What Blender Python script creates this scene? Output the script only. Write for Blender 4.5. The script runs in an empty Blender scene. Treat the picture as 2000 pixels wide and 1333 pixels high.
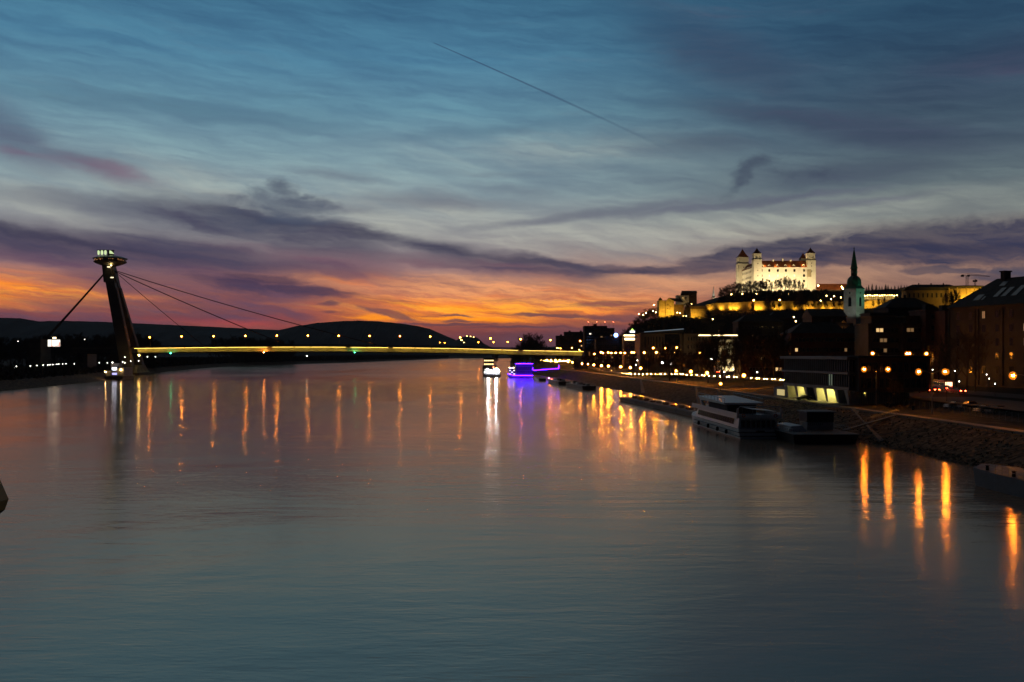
import bpy, bmesh, math, random
from math import radians, sin, cos, pi, atan2, sqrt, exp
from mathutils import Vector, Matrix, noise

C = bpy.context.scene.collection
scene = bpy.context.scene
F, CH, HY = 1950.0, 18.0, 690.0      # focal length in photo pixels, eye height over the water, horizon row

# ---------------------------------------------------------------- camera
cam_d = bpy.data.cameras.new('camera')
cam_d.sensor_width = 36.0
cam_d.lens = F / 2000.0 * 36.0
cam_d.shift_y = (HY - 666.5) / 2000.0
cam_d.clip_start = 0.3
cam_d.clip_end = 40000
cam = bpy.data.objects.new('camera', cam_d)
C.objects.link(cam)
cam.location = (0, 0, CH)
cam.rotation_euler = (radians(90), 0, 0)
scene.camera = cam

# ---------------------------------------------------------------- render settings
scene.view_settings.view_transform = 'Standard'
scene.view_settings.look = 'None'
scene.view_settings.gamma = 1
scene.view_settings.exposure = 0
cy = scene.cycles
cy.use_denoising = True
cy.use_light_tree = True
cy.max_bounces = 5
cy.diffuse_bounces = 2
cy.glossy_bounces = 3
cy.transmission_bounces = 3
cy.transparent_max_bounces = 8
cy.caustics_reflective = False
cy.caustics_refractive = False
cy.sample_clamp_indirect = 4
cy.sample_clamp_direct = 0
cy.blur_glossy = 0.5

# ---------------------------------------------------------------- node helper
class N:
    """little expression builder for node trees"""
    def __init__(s, nt): s.nt = nt
    def put(s, sock, v):
        if isinstance(v, bpy.types.NodeSocket): s.nt.links.new(v, sock)
        elif v is not None: sock.default_value = v
    def m(s, op, a, b=None, c=None, clamp=False):
        n = s.nt.nodes.new('ShaderNodeMath'); n.operation = op; n.use_clamp = clamp
        s.put(n.inputs[0], a); s.put(n.inputs[1], b); s.put(n.inputs[2], c)
        return n.outputs[0]
    def add(s, a, b): return s.m('ADD', a, b)
    def sub(s, a, b): return s.m('SUBTRACT', a, b)
    def mul(s, a, b): return s.m('MULTIPLY', a, b)
    def v(s, op, a, b=None):
        n = s.nt.nodes.new('ShaderNodeVectorMath'); n.operation = op
        s.put(n.inputs[0], a); s.put(n.inputs[1], b)
        return n.outputs['Value'] if op in ('DOT_PRODUCT', 'LENGTH') else n.outputs[0]
    def xyz(s, x, y, z=0.0):
        n = s.nt.nodes.new('ShaderNodeCombineXYZ'); s.put(n.inputs[0], x); s.put(n.inputs[1], y); s.put(n.inputs[2], z); return n.outputs[0]
    def sep(s, vec):
        n = s.nt.nodes.new('ShaderNodeSeparateXYZ'); s.put(n.inputs[0], vec); return n.outputs
    def noise(s, vec, scale=1, detail=4, rough=.5, dist=0, color=False):
        n = s.nt.nodes.new('ShaderNodeTexNoise'); s.put(n.inputs['Vector'], vec)
        n.inputs['Scale'].default_value = scale; n.inputs['Detail'].default_value = detail
        n.inputs['Roughness'].default_value = rough; n.inputs['Distortion'].default_value = dist
        return n.outputs['Color' if color else 'Fac']
    def ss(s, x, lo, hi, a=0.0, b=1.0, kind='SMOOTHSTEP'):
        n = s.nt.nodes.new('ShaderNodeMapRange'); n.interpolation_type = kind
        s.put(n.inputs[0], x); s.put(n.inputs[1], lo); s.put(n.inputs[2], hi); s.put(n.inputs[3], a); s.put(n.inputs[4], b)
        return n.outputs[0]
    def ramp(s, x, stops, mode='LINEAR'):
        n = s.nt.nodes.new('ShaderNodeValToRGB'); s.put(n.inputs[0], x); cr = n.color_ramp; cr.interpolation = mode
        for i, (p, c) in enumerate(stops):
            e = cr.elements[i] if i < 2 else cr.elements.new(p)
            e.position = p; e.color = (*c, 1)
        return n.outputs[0]
    def mix(s, f, a, b, mode='MIX'):
        n = s.nt.nodes.new('ShaderNodeMix'); n.data_type = 'RGBA'; n.blend_type = mode
        s.put(n.inputs[0], f)
        for k, v in ((6, a), (7, b)):
            if isinstance(v, tuple) and len(v) == 3: v = (*v, 1)
            s.put(n.inputs[k], v)
        return n.outputs[2]

def lin(r, g, b):
    f = lambda c: ((c/255+.055)/1.055)**2.4 if c > 10.3 else c/255/12.92
    return (f(r), f(g), f(b))

# ---------------------------------------------------------------- sky
world = bpy.data.worlds.new('World'); scene.world = world; world.use_nodes = True
wn = world.node_tree; wn.nodes.clear(); n = N(wn)
tc = wn.nodes.new('ShaderNodeTexCoord')
dx, dy, dz = n.sep(tc.outputs['Generated'])[:3]
az = n.mul(n.m('ARCTAN2', dx, dy), 180/pi)          # degrees, 0 = straight down the river
el = n.mul(n.m('ARCSINE', dz), 180/pi)

def AE(px, py):                                      # a direction in degrees
    return math.degrees(atan2(px-1000, F)), math.degrees(atan2(HY-py, sqrt(F*F+(px-1000)**2)))
# gentle domain warp, as wind shears the cloud
P0 = n.xyz(n.mul(az, .09), n.mul(el, .22), 3.3)
w1 = n.v('SUBTRACT', n.noise(P0, 1.0, 3, .55, color=True), (.5, .5, .5))
w2 = n.v('SUBTRACT', n.noise(n.xyz(n.mul(az, .35), n.mul(el, .9), 8.1), 1.0, 4, .6, color=True), (.5, .5, .5))
P = n.v('ADD', n.v('ADD', n.xyz(az, el, 0.0), n.v('MULTIPLY', w1, (3.5, 1.3, 0))), n.v('MULTIPLY', w2, (2.0, .75, 0)))
Px, Py, _ = n.sep(P)[:3]

def ell(px, py, rx, ry, ang=0.0, amp=1.0, hard=1.0):
    """soft elliptical patch: centre and radii given in photo pixels (about 34 per degree)"""
    a, e = AE(px, py); k = 34.0*cos(radians(a))**2 if abs(a) < 30 else 30.
    r = radians(ang); c, s_ = cos(r), sin(r)
    d = n.v('SUBTRACT', P, (a, e, 0))
    u = n.v('DOT_PRODUCT', d, (c*k/rx, -s_*k/rx, 0))   # ang > 0 : falls to the right
    v = n.v('DOT_PRODUCT', d, (s_*k/ry, c*k/ry, 0))
    q = n.m('MULTIPLY_ADD', u, u, n.mul(v, v))
    if hard != 1.0: q = n.m('POWER', q, hard)
    return n.mul(n.m('EXPONENT', n.mul(q, -1.0)), amp)
def total(items):
    t = items[0]
    for i in items[1:]: t = n.add(t, i)
    return t
def soft(items):  # union of amounts
    t = items[0]
    for i in items[1:]: t = n.m('MAXIMUM', t, i)
    return t

def vramp(stops):
    """ramp over elevation 0..24 degrees; stops are (photo row, sRGB)"""
    st = sorted(((max(0., min(1., AE(1000, y)[1]/24.0)), lin(*c)) for y, c in stops), key=lambda t: t[0])
    return n.ramp(n.mul(n.add(el, n.mul(n.sub(Py, el), .38)), 1/24.0), st)
left = vramp([(690, (72, 54, 68)), (655, (124, 66, 68)), (625, (166, 82, 64)), (595, (186, 102, 70)), (560, (176, 118, 98)),
              (530, (146, 116, 116)), (495, (138, 128, 130)), (440, (146, 150, 150)), (380, (132, 152, 158)),
              (310, (116, 144, 156)), (220, (94, 134, 154)), (120, (74, 121, 149)), (0, (60, 105, 134)), (-100, (68, 94, 110))])
right = vramp([(690, (56, 52, 64)), (600, (98, 74, 76)), (565, (122, 92, 86)), (530, (144, 114, 102)), (490, (138, 120, 110)),
               (440, (118, 124, 122)), (380, (92, 106, 112)), (300, (70, 88, 102)), (200, (54, 76, 96)), (100, (44, 72, 96)),
               (0, (38, 70, 96)), (-100, (46, 70, 86))])
base = n.mix(n.ss(az, -6.0, 24.0), left, right)
stretch = n.noise(n.xyz(n.add(n.mul(Px, .07), n.mul(Py, .03)), n.mul(n.add(Py, n.mul(Px, .10)), .75), 1.7), 1.0, 6, .62)
fine = n.noise(n.xyz(n.add(n.mul(Px, .22), n.mul(Py, .1)), n.mul(n.add(Py, n.mul(Px, .05)), 2.3), 4.7), 1.0, 5, .58)
tuft = n.noise(n.xyz(n.mul(Px, .8), n.mul(Py, 1.5), 2.7), 1.0, 5, .64)
wisp = n.noise(n.xyz(n.mul(n.sub(Px, n.mul(Py, .8)), .10), n.mul(n.add(Py, n.mul(Px, .30)), .9), 9.4), 1.0, 5, .6)
hf = n.noise(n.xyz(n.add(n.mul(Px, .42), n.mul(Py, .3)), n.mul(n.add(Py, n.mul(Px, .09)), 4.2), 6.6), 1.0, 5, .66)
wmod = n.ss(hf, .28, .62, .80, 1.0)
wmod = n.mul(wmod, n.mul(n.ss(wisp, .3, .62, .70, 1.0), n.ss(fine, .3, .6, .80, 1.0)))
def lay(col, items, rgb, k=1.0, mode='MIX', tex=None):
    f = n.m('MULTIPLY', soft(items), k, clamp=True)
    f = n.mul(f, tex if tex else n.ss(wisp, .32, .62, .45, 1.0))
    return n.mix(f, col, lin(*rgb), mode)

col = base
col = lay(col, [ell(850, 440, 330, 50, 8, .6), ell(330, 365, 200, 34, 5, .5), ell(880, 415, 120, 22, 5, .6), ell(1180, 470, 330, 30, 0, .6), ell(1500, 430, 300, 22, -4, .4), ell(60, 395, 120, 26, 4, .5), ell(1050, 300, 260, 30, 0, .3)], (172, 174, 164))
col = lay(col, [ell(1250, 545, 330, 24, 0, .75), ell(1640, 550, 170, 28, 0, .6), ell(1800, 517, 200, 9, 0, .5), ell(1000, 545, 200, 20, 0, .45)], (190, 144, 112))
o1 = n.mul(soft([ell(70, 575, 200, 24, 3, 1.0), ell(20, 545, 120, 14, 3, .6), ell(740, 556, 150, 16, 3, .6), ell(880, 600, 200, 22, 2, 1.0),
                 ell(1080, 578, 230, 22, -2, .75), ell(1150, 606, 110, 16, 0, .8), ell(480, 600, 60, 5, 0, .3)]), n.ss(fine, .36, .62, .25, 1.0))
col = n.mix(n.m('MINIMUM', o1, .92), col, lin(238, 128, 56))
o2 = n.mul(soft([ell(60, 588, 150, 9, 4, .95), ell(30, 566, 110, 6, 4, .7), ell(170, 596, 70, 6, 4, .7), ell(660, 590, 80, 6, 10, .6), ell(725, 625, 70, 7, -6, 1.4), ell(905, 600, 130, 7, 4, 1.0), ell(930, 622, 110, 7, 2, 1.4),
                 ell(1010, 606, 120, 5, 0, 1.0), ell(860, 612, 160, 4, 0, .7), ell(630, 546, 60, 5, 4, .6), ell(1080, 590, 90, 5, -3, .7)]), n.ss(fine, .36, .58, .25, 1.0))
col = n.mix(n.m('MINIMUM', o2, .96), col, lin(255, 146, 28))
o3 = n.mul(soft([ell(950, 562, 330, 20, 0, .8), ell(620, 545, 120, 12, 4, .7), ell(1200, 572, 160, 22, -4, .7)]), n.ss(hf, .36, .60, .15, 1.0))
col = n.mix(n.m('MINIMUM', o3, .9), col, lin(226, 152, 104))
o4 = n.mul(soft([ell(930, 600, 260, 22, 0, .9), ell(60, 578, 190, 24, 3, .55), ell(1120, 596, 120, 12, -3, .8)]), n.ss(hf, .42, .62, .0, 1.0))
col = n.mix(n.m('MINIMUM', o4, .9), col, lin(255, 168, 50))
col = lay(col, [ell(440, 636, 110, 6, 2, 1.1), ell(510, 628, 50, 6, 0, .7)], (200, 80, 66))
col = lay(col, [ell(1060, 664, 260, 13, 0, .7), ell(1190, 646, 120, 11, 0, .8)], (96, 66, 78))

def cloud(col, items, rgb, lo=.30, hi=.62, nz=.55, tex=None, k=1.0, w=1.0):
    f = soft(items)
    f = n.add(f, n.mul(n.sub(tex if tex else stretch, .5), nz))
    f = n.mul(n.ss(f, lo, hi), k)
    if w: f = n.mul(f, wmod)
    return n.mix(f, col, lin(*rgb))
col = cloud(col, [ell(430, 225, 300, 22, 3, .65), ell(170, 200, 160, 16, 6, .5), ell(900, 260, 260, 16, -6, .5), ell(560, 190, 120, 8, 3, .45), ell(700, 120, 300, 14, 10, .4)], (58, 88, 114), .1, .9, .9, k=.6)
col = cloud(col, [ell(860, 395, 260, 26, 2, .75), ell(1000, 375, 150, 18, 8, .6), ell(650, 345, 140, 10, 6, .6), ell(1150, 425, 300, 12, -6, .85), ell(1420, 402, 330, 10, -5, .9), ell(1650, 395, 220, 9, -2, .6), ell(1250, 500, 120, 6, 8, .5), ell(1000, 340, 220, 10, 0, .5)], (84, 86, 106), .15, .95, 1.0, k=.85)
col = cloud(col, [ell(1400, 105, 190, 62, 22, .8), ell(1500, 160, 120, 50, 30, .6), ell(1600, 235, 260, 26, 9, .9), ell(1760, 265, 180, 26, 8, .85), ell(1430, 215, 90, 14, 8, .6), ell(1400, 285, 160, 24, 3, .6), ell(1640, 345, 220, 24, -4, .75), ell(1960, 108, 130, 28, 0, .8), ell(1990, 125, 60, 12, 4, .9), ell(1800, 180, 220, 40, 0, .4)], (56, 62, 86), .0, 1.1, .9, k=.9)
col = cloud(col, [ell(20, 265, 90, 40, 30, .9), ell(90, 300, 150, 22, 14, .8), ell(0, 230, 30, 22, 50, .7)], (78, 80, 106), .05, 1.0, .9, k=.9)
col = cloud(col, [ell(195, 332, 75, 13, 12, .9), ell(90, 315, 90, 10, 10, .5)], (112, 84, 106), .05, 1.0, .8, k=.75)
# great slate band: first the broad soft body, then its dense core
col = cloud(col, [ell(330, 420, 300, 22, 4, .8), ell(120, 405, 160, 10, 4, .45), ell(620, 400, 160, 14, 6, .6), ell(420, 385, 120, 14, 4, .5)], (80, 84, 104), .05, .9, .9, k=.85)
col = cloud(col, [ell(250, 505, 380, 36, 4, 1.1), ell(400, 562, 290, 40, 4, 1.15), ell(600, 525, 200, 24, 5, 1.0), ell(430, 600, 200, 22, 4, 1.0), ell(90, 627, 230, 14, 2, 1.1), ell(330, 612, 270, 25, 2, 1.1), ell(560, 615, 80, 12, 14, 1.0), ell(1000, 527, 300, 15, 6, .8), ell(300, 560, 120, 20, 0, .7)], (84, 62, 84), .1, .9, .8, k=.95)
col = cloud(col, [ell(640, 500, 220, 20, 6, 1.0), ell(470, 484, 120, 12, 8, .8), ell(810, 517, 120, 9, 4, .8), ell(1000, 520, 90, 6, 6, .8), ell(150, 540, 120, 8, 0, .5)], (100, 64, 84), .25, 1.0, .7, k=.7)
col = cloud(col, [ell(110, 468, 300, 30, 6, 1.1), ell(330, 484, 250, 34, 6, 1.1), ell(480, 435, 290, 34, 7, 1.1), ell(620, 462, 190, 40, 8, 1.1), ell(740, 468, 150, 18, 10, 1.0), ell(880, 494, 150, 18, 9, 1.1), ell(1030, 513, 160, 14, 7, 1.1), ell(1190, 527, 170, 9, 3, 1.15), ell(1100, 531, 210, 8, 2, .9)], (62, 60, 82), .22, 1.0, .9, k=.95)
col = cloud(col, [ell(110, 463, 230, 11, 7, 1.0), ell(520, 428, 190, 14, 8, 1.0), ell(700, 458, 130, 14, 10, 1.0), ell(900, 496, 130, 9, 9, 1.0), ell(1050, 516, 150, 7, 6, 1.0), ell(1200, 529, 130, 5, 2, .9)], (50, 50, 72), .3, 1.1, .9, k=.75)
col = cloud(col, [ell(545, 368, 38, 20, 20, 1.0), ell(590, 382, 24, 8, -10, .9), ell(505, 385, 50, 20, 0, .8), ell(455, 390, 80, 16, 0, .6), ell(560, 402, 100, 26, 0, 1.1), ell(540, 425, 140, 24, 0, .9)], (66, 74, 94), .25, 1.0, 1.0, tex=tuft, k=.85)
col = cloud(col, [ell(525, 548, 80, 10, 6, 1.1), ell(600, 574, 95, 13, 5, 1.15), ell(470, 562, 90, 18, 8, .95), ell(680, 577, 40, 5, 0, .8)], (64, 52, 76), .25, .85, .75, tex=tuft, k=.95)
col = cloud(col, [ell(765, 614, 60, 8, 12, 1.2), ell(660, 600, 24, 5, 0, .9), ell(660, 616, 24, 5, 0, .8), ell(900, 614, 40, 4, 4, 1.0), ell(905, 627, 36, 4, 0, 1.0), ell(880, 634, 150, 3, 0, 1.1), ell(1080, 614, 110, 5, 2, 1.0), ell(1190, 591, 100, 8, -2, 1.0), ell(1210, 618, 110, 7, 2, 1.0), ell(1000, 640, 180, 5, 0, .9), ell(780, 585, 100, 4, 4, .6), ell(1000, 580, 80, 4, -4, .6)], (92, 64, 76), .3, .85, .7, tex=fine, k=.92)
col = cloud(col, [ell(1870, 480, 240, 34, 1, 1.2), ell(1990, 462, 120, 20, -3, 1.1), ell(1700, 500, 150, 22, 0, .95), ell(1570, 500, 110, 24, 8, 1.1), ell(1420, 506, 90, 18, -6, 1.1), ell(1540, 474, 60, 11, -4, .9), ell(1340, 525, 120, 10, -2, .95), ell(1700, 465, 60, 9, -4, 1.0), ell(1560, 520, 150, 14, 0, .9), ell(1800, 511, 180, 8, 0, .8), ell(1760, 480, 130, 20, -3, 1.1)], (50, 51, 74), .22, .78, .75, tex=tuft, k=1.0)
col = cloud(col, [ell(1870, 486, 200, 12, 1, 1.0), ell(1560, 505, 100, 9, 0, .9), ell(1740, 476, 90, 8, 0, .8)], (44, 46, 70), .3, 1.0, .7, k=.8)
col = cloud(col, [ell(1810, 527, 45, 7, 0, 1.2), ell(1870, 530, 60, 5, 0, 1.1), ell(1960, 540, 80, 8, 0, .9), ell(1990, 530, 70, 12, 0, .8)], (62, 62, 80), .3, .8, .7, tex=tuft, k=.9)
col = cloud(col, [ell(1462, 348, 58, 13, -32, 1.0), ell(1500, 326, 46, 16, -14, 1.0), ell(1570, 340, 100, 16, 0, .7)], (56, 64, 84), .12, 1.1, 1.2, tex=tuft, k=.85)
stk = n.ss(stretch, .3, .7, .90, 1.10); fn = n.mul(n.mul(n.ss(fine, .3, .7, .91, 1.08), n.ss(hf, .28, .72, .95, 1.045)), n.ss(wisp, .3, .7, .92, 1.07))
g = n.mul(stk, fn)
col = n.mix(1.0, col, n.xyz(g, g, n.m('POWER', g, .7)), 'MULTIPLY')
g2_ = n.ss(el, 0, 14, 1.30, 1.10)
col = n.mix(1.0, col, n.xyz(g2_, g2_, g2_), 'MULTIPLY')
# contrail: thin line between two sky directions, fading at its lower end
a0, e0 = AE(838, 82); a1, e1 = AE(1410, 345)
L = math.hypot(a1-a0, e1-e0); tx, ty = (a1-a0)/L, (e1-e0)/L
dd = n.v('SUBTRACT', n.xyz(az, n.add(el, n.mul(n.m('POWER', n.m('ABSOLUTE', n.sub(az, (a0+a1)/2)), 2.0), .0045)), 0.0), (a0, e0, 0))
al = n.v('DOT_PRODUCT', dd, (tx, ty, 0)); ac = n.m('ABSOLUTE', n.sub(n.v('DOT_PRODUCT', dd, (-ty, tx, 0)), .33))
wid = n.ss(al, 0, L*.8, .022, .085, 'LINEAR')
cm = n.mul(n.ss(n.m('DIVIDE', ac, wid), .5, 1.3, 1.0, 0.0), n.mul(n.ss(al, 0.0, .3), n.ss(al, L*.15, L*.95, 1.0, 0.0)))
col = n.mix(n.mul(cm, .62), col, lin(48, 62, 92))
# overhead and behind the viewer the dusk is deep blue
col = n.mix(n.ss(el, 19.6, 27), col, n.mix(n.ss(az, -2, 26), lin(94, 99, 101), lin(44, 50, 56)))
col = n.mix(n.ss(el, 38, 75), col, lin(14, 22, 34))
col = n.mix(n.ss(n.m('ABSOLUTE', az), 34, 95), col, lin(8, 12, 20))
col = n.mix(n.ss(el, -.2, -1.5), col, lin(6, 9, 14))
sky = wn.nodes.new('ShaderNodeTexSky'); sky.sky_type = 'NISHITA'; sky.sun_disc = False
sky.sun_elevation = radians(-5.0); sky.sun_rotation = radians(-6.0)
bg1 = wn.nodes.new('ShaderNodeBackground'); wn.links.new(sky.outputs[0], bg1.inputs[0]); bg1.inputs[1].default_value = .02
bg2 = wn.nodes.new('ShaderNodeBackground'); wn.links.new(col, bg2.inputs[0]); bg2.inputs[1].default_value = 1.0
ads = wn.nodes.new('ShaderNodeAddShader'); wo = wn.nodes.new('ShaderNodeOutputWorld')
wn.links.new(bg1.outputs[0], ads.inputs[0]); wn.links.new(bg2.outputs[0], ads.inputs[1]); wn.links.new(ads.outputs[0], wo.inputs[0])
world.cycles.sampling_method = 'MANUAL'; world.cycles.sample_map_resolution = 1024
# ================================================================ helpers
rnd = random.Random(7)
def at(px, py, Y):
    """world point seen at photo pixel (px, py) when it stands Y metres down the river"""
    return Vector(((px-1000)/F*Y, Y, CH + (HY-py)/F*Y))
WORDS = 'first second third fourth fifth sixth seventh eighth ninth tenth eleventh twelfth thirteenth fourteenth fifteenth sixteenth seventeenth eighteenth nineteenth twentieth'.split()
TENS = {20: 'twenty', 30: 'thirty', 40: 'forty', 50: 'fifty', 60: 'sixty', 70: 'seventy', 80: 'eighty', 90: 'ninety'}
def nth(i):          # 0 -> first
    if i < 20: return WORDS[i]
    t, u = (i+1)//10*10, (i+1) % 10
    return TENS[t] + ('-'+WORDS[u-1] if u else '') if u else {30: 'thirtieth', 40: 'fortieth', 50: 'fiftieth', 60: 'sixtieth', 70: 'seventieth', 80: 'eightieth', 90: 'ninetieth'}[t]
def tag(o, label=None, cat=None, group=None, kind=None):
    if label: o['label'] = label
    if cat: o['category'] = cat
    if group: o['group'] = group
    if kind: o['kind'] = kind
    return o
def thing(name, label, cat, loc=(0, 0, 0), rz=0.0, group=None):
    o = bpy.data.objects.new(name, None); C.objects.link(o); o.empty_display_size = .5
    o.location = loc; o.rotation_euler = (0, 0, rz)
    return tag(o, label, cat, group)
def kids(o): return [c for c in o.children]
def copy_tree(o, parent=None):
    c = o.copy(); C.objects.link(c); c.parent = parent
    for ch in kids(o): copy_tree(ch, c)
    return c
def copy_to(o, loc, rz=0.0, label=None, scale=None, group=None):
    c = copy_tree(o); c.location = loc; c.rotation_euler = (0, 0, rz)
    if scale: c.scale = (scale,)*3 if not isinstance(scale, tuple) else scale
    if label: c['label'] = label
    if group: c['group'] = group
    return c
def drop(o):
    for ch in kids(o): drop(ch)
    bpy.data.objects.remove(o)

class MB:
    """collects faces for ONE mesh object"""
    def __init__(s): s.v = []; s.f = []
    def quad(s, *p):
        b = len(s.v); s.v += [tuple(q) for q in p]; s.f.append(tuple(range(b, b+len(p))))
    def box(s, x0, x1, y0, y1, z0, z1, rz=0, o=(0, 0)):
        b = len(s.v); c, k = cos(rz), sin(rz)
        for z in (z0, z1):
            for x, y in ((x0, y0), (x1, y0), (x1, y1), (x0, y1)):
                s.v.append((o[0]+x*c-y*k, o[1]+x*k+y*c, z))
        s.f += [(b, b+3, b+2, b+1), (b+4, b+5, b+6, b+7), (b, b+1, b+5, b+4), (b+1, b+2, b+6, b+5), (b+2, b+3, b+7, b+6), (b+3, b, b+4, b+7)]
        return s
    def hexa(s, p):          # 8 points, bottom 4 then top 4
        b = len(s.v); s.v += [tuple(q) for q in p]
        s.f += [(b, b+3, b+2, b+1), (b+4, b+5, b+6, b+7), (b, b+1, b+5, b+4), (b+1, b+2, b+6, b+5), (b+2, b+3, b+7, b+6), (b+3, b, b+4, b+7)]
        return s
    def rings(s, rings, cap=True):
        b = len(s.v); k = len(rings[0])
        for r in rings: s.v += [tuple(q) for q in r]
        for i in range(len(rings)-1):
            for j in range(k):
                a, c_ = b+i*k+j, b+i*k+(j+1) % k
                s.f.append((a, c_, c_+k, a+k))
        if cap:
            s.f.append(tuple(b+j for j in range(k-1, -1, -1))); s.f.append(tuple(b+(len(rings)-1)*k+j for j in range(k)))
        return s
    def tube(s, pts, r, k=6, cap=True):
        pts = [Vector(p) for p in pts]; rs = r if isinstance(r, (list, tuple)) else [r]*len(pts); R = []
        for i, p in enumerate(pts):
            d = (pts[min(i+1, len(pts)-1)] - pts[max(i-1, 0)]).normalized()
            u = d.cross(Vector((0, 0, 1)) if abs(d.z) < .9 else Vector((1, 0, 0))).normalized(); w = d.cross(u)
            R.append([p + (u*cos(2*pi*j/k) + w*sin(2*pi*j/k))*rs[i] for j in range(k)])
        return s.rings(R, cap)
    def lathe(s, prof, k=24, o=(0, 0, 0), cap=True, a0=0.0):
        R = [[(o[0]+r*cos(a0+2*pi*j/k), o[1]+r*sin(a0+2*pi*j/k), o[2]+z) for j in range(k)] for r, z in prof]
        return s.rings(R, cap)
    def ball(s, c, r, k=8, m=5, sz=1.0):
        return s.lathe([(max(r*sin(pi*i/m), r*.02), -r*sz*cos(pi*i/m)) for i in range(m+1)], k, c)
    def build(s, name, m, parent=None, smooth=False):
        me = bpy.data.meshes.new(name); me.from_pydata(s.v, [], s.f); me.update()
        if smooth: me.polygons.foreach_set('use_smooth', [True]*len(me.polygons))
        o = bpy.data.objects.new(name, me); C.objects.link(o); o.parent = parent
        if m: me.materials.append(m)
        return o

MATS = {}
def mat(name, rgb, rough=.8, metal=0.0, vary=.0, scale=1.0, bump=0.0, spec=.5, emit=None, e=0.0, stretch=(1, 1, 1), rgb2=None):
    if name in MATS: return MATS[name]
    m = bpy.data.materials.new(name); m.use_nodes = True; nt = m.node_tree
    b = nt.nodes['Principled BSDF']; k = N(nt)
    b.inputs['Base Color'].default_value = (*rgb, 1); b.inputs['Roughness'].default_value = rough
    b.inputs['Metallic'].default_value = metal; b.inputs['Specular IOR Level'].default_value = spec
    if vary or bump or rgb2:
        t = nt.nodes.new('ShaderNodeTexCoord')
        vec = k.v('MULTIPLY', t.outputs['Object'], stretch)
        f = k.noise(vec, scale, 5, .6)
        if vary or rgb2:
            lo = tuple(c*(1-vary) for c in rgb); hi = rgb2 or tuple(min(1, c*(1+vary)) for c in rgb)
            nt.links.new(k.ramp(f, [(.3, lo), (.7, hi)]), b.inputs['Base Color'])
        if bump:
            bn = nt.nodes.new('ShaderNodeBump'); bn.inputs['Strength'].default_value = min(1, bump); bn.inputs['Distance'].default_value = .1
            nt.links.new(f, bn.inputs['Height']); nt.links.new(bn.outputs[0], b.inputs['Normal'])
    if e:
        b.inputs['Emission Color'].default_value = (*(emit or rgb), 1); b.inputs['Emission Strength'].default_value = e
    MATS[name] = m; return m

M = dict(
  asphalt=mat('asphalt', (.045, .045, .047), .85, vary=.35, scale=.8, bump=.1),
  path=mat('path', (.30, .26, .21), .85, vary=.3, scale=.9, bump=.15),
  concrete=mat('concrete', (.16, .155, .15), .85, vary=.25, scale=.25, bump=.1),
  dark_concrete=mat('dark_concrete', (.06, .06, .062), .85, vary=.3, scale=.3, bump=.1),
  steel=mat('steel', (.05, .052, .055), .5, .6, vary=.2, scale=1),
  dark_metal=mat('dark_metal', (.02, .021, .023), .5, .7, vary=.2, scale=2),
  rail=mat('rail', (.25, .26, .27), .4, .8),
  deck_grey=mat('deck_grey', (.12, .12, .12), .6, .2, vary=.2, scale=.2),
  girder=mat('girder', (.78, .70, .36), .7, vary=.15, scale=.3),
  plaster=mat('white_plaster', (.72, .69, .62), .9, vary=.08, scale=.15, bump=.05),
  tile=mat('roof_tile', (.42, .13, .045), .85, vary=.35, scale=.5, bump=.2),
  darkroof=mat('dark_roof', (.035, .032, .03), .85, vary=.4, scale=.4, bump=.2),
  copper=mat('copper_green', (.10, .24, .17), .6, .2, vary=.3, scale=.6, bump=.1),
  stone=mat('fort_stone', (.38, .32, .22), .95, vary=.35, scale=.45, bump=.6),
  churchstone=mat('church_stone', (.42, .42, .38), .9, vary=.2, scale=.35, bump=.3),
  sandstone=mat('sandstone', (.20, .145, .10), .9, vary=.25, scale=.25, bump=.2),
  ochre=mat('ochre_plaster', (.19, .14, .095), .9, vary=.2, scale=.2),
  redbrown=mat('redbrown_plaster', (.15, .065, .045), .9, vary=.25, scale=.2),
  greywall=mat('grey_plaster', (.06, .058, .058), .9, vary=.25, scale=.2),
  darkwall=mat('dark_plaster', (.035, .035, .038), .9, vary=.3, scale=.2),
  brownwall=mat('brown_stone', (.13, .09, .068), .9, vary=.25, scale=.3),
  metalpanel=mat('metal_panel', (.10, .13, .155), .55, .3, vary=.2, scale=.3),
  frame=mat('window_frame', (.10, .10, .10), .6),
  whiteframe=mat('pale_frame', (.4, .39, .36), .6),
  glass=mat('dark_glass', (.012, .014, .017), .12, spec=.6),
  boatwhite=mat('boat_white', (.72, .73, .75), .35, vary=.05, scale=.5),
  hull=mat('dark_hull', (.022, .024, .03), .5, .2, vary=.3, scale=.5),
  bluehull=mat('blue_hull', (.03, .045, .08), .5, .2, vary=.3, scale=.5),
  rubber=mat('rubber', (.012, .012, .012), .8),
  bark=mat('bark', (.045, .036, .028), .95, vary=.3, scale=1.5, bump=.2),
  twig=mat('twigs', (.05, .038, .028), .95),
  ever=mat('evergreen', (.012, .022, .012), .95, vary=.3, scale=.5),
  shrub=mat('shrub', (.03, .032, .018), .95, vary=.4, scale=.4),
  yellow=mat('yellow_paint', (.35, .22, .03), .5, .1, vary=.15, scale=8),
)
def glow(name, rgb, e):
    return mat(name, (.8, .8, .8), .5, emit=rgb, e=e)
ORG = (1.0, .30, .02); WARM = (1.0, .62, .18); WHT = (1.0, .93, .8)
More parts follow.
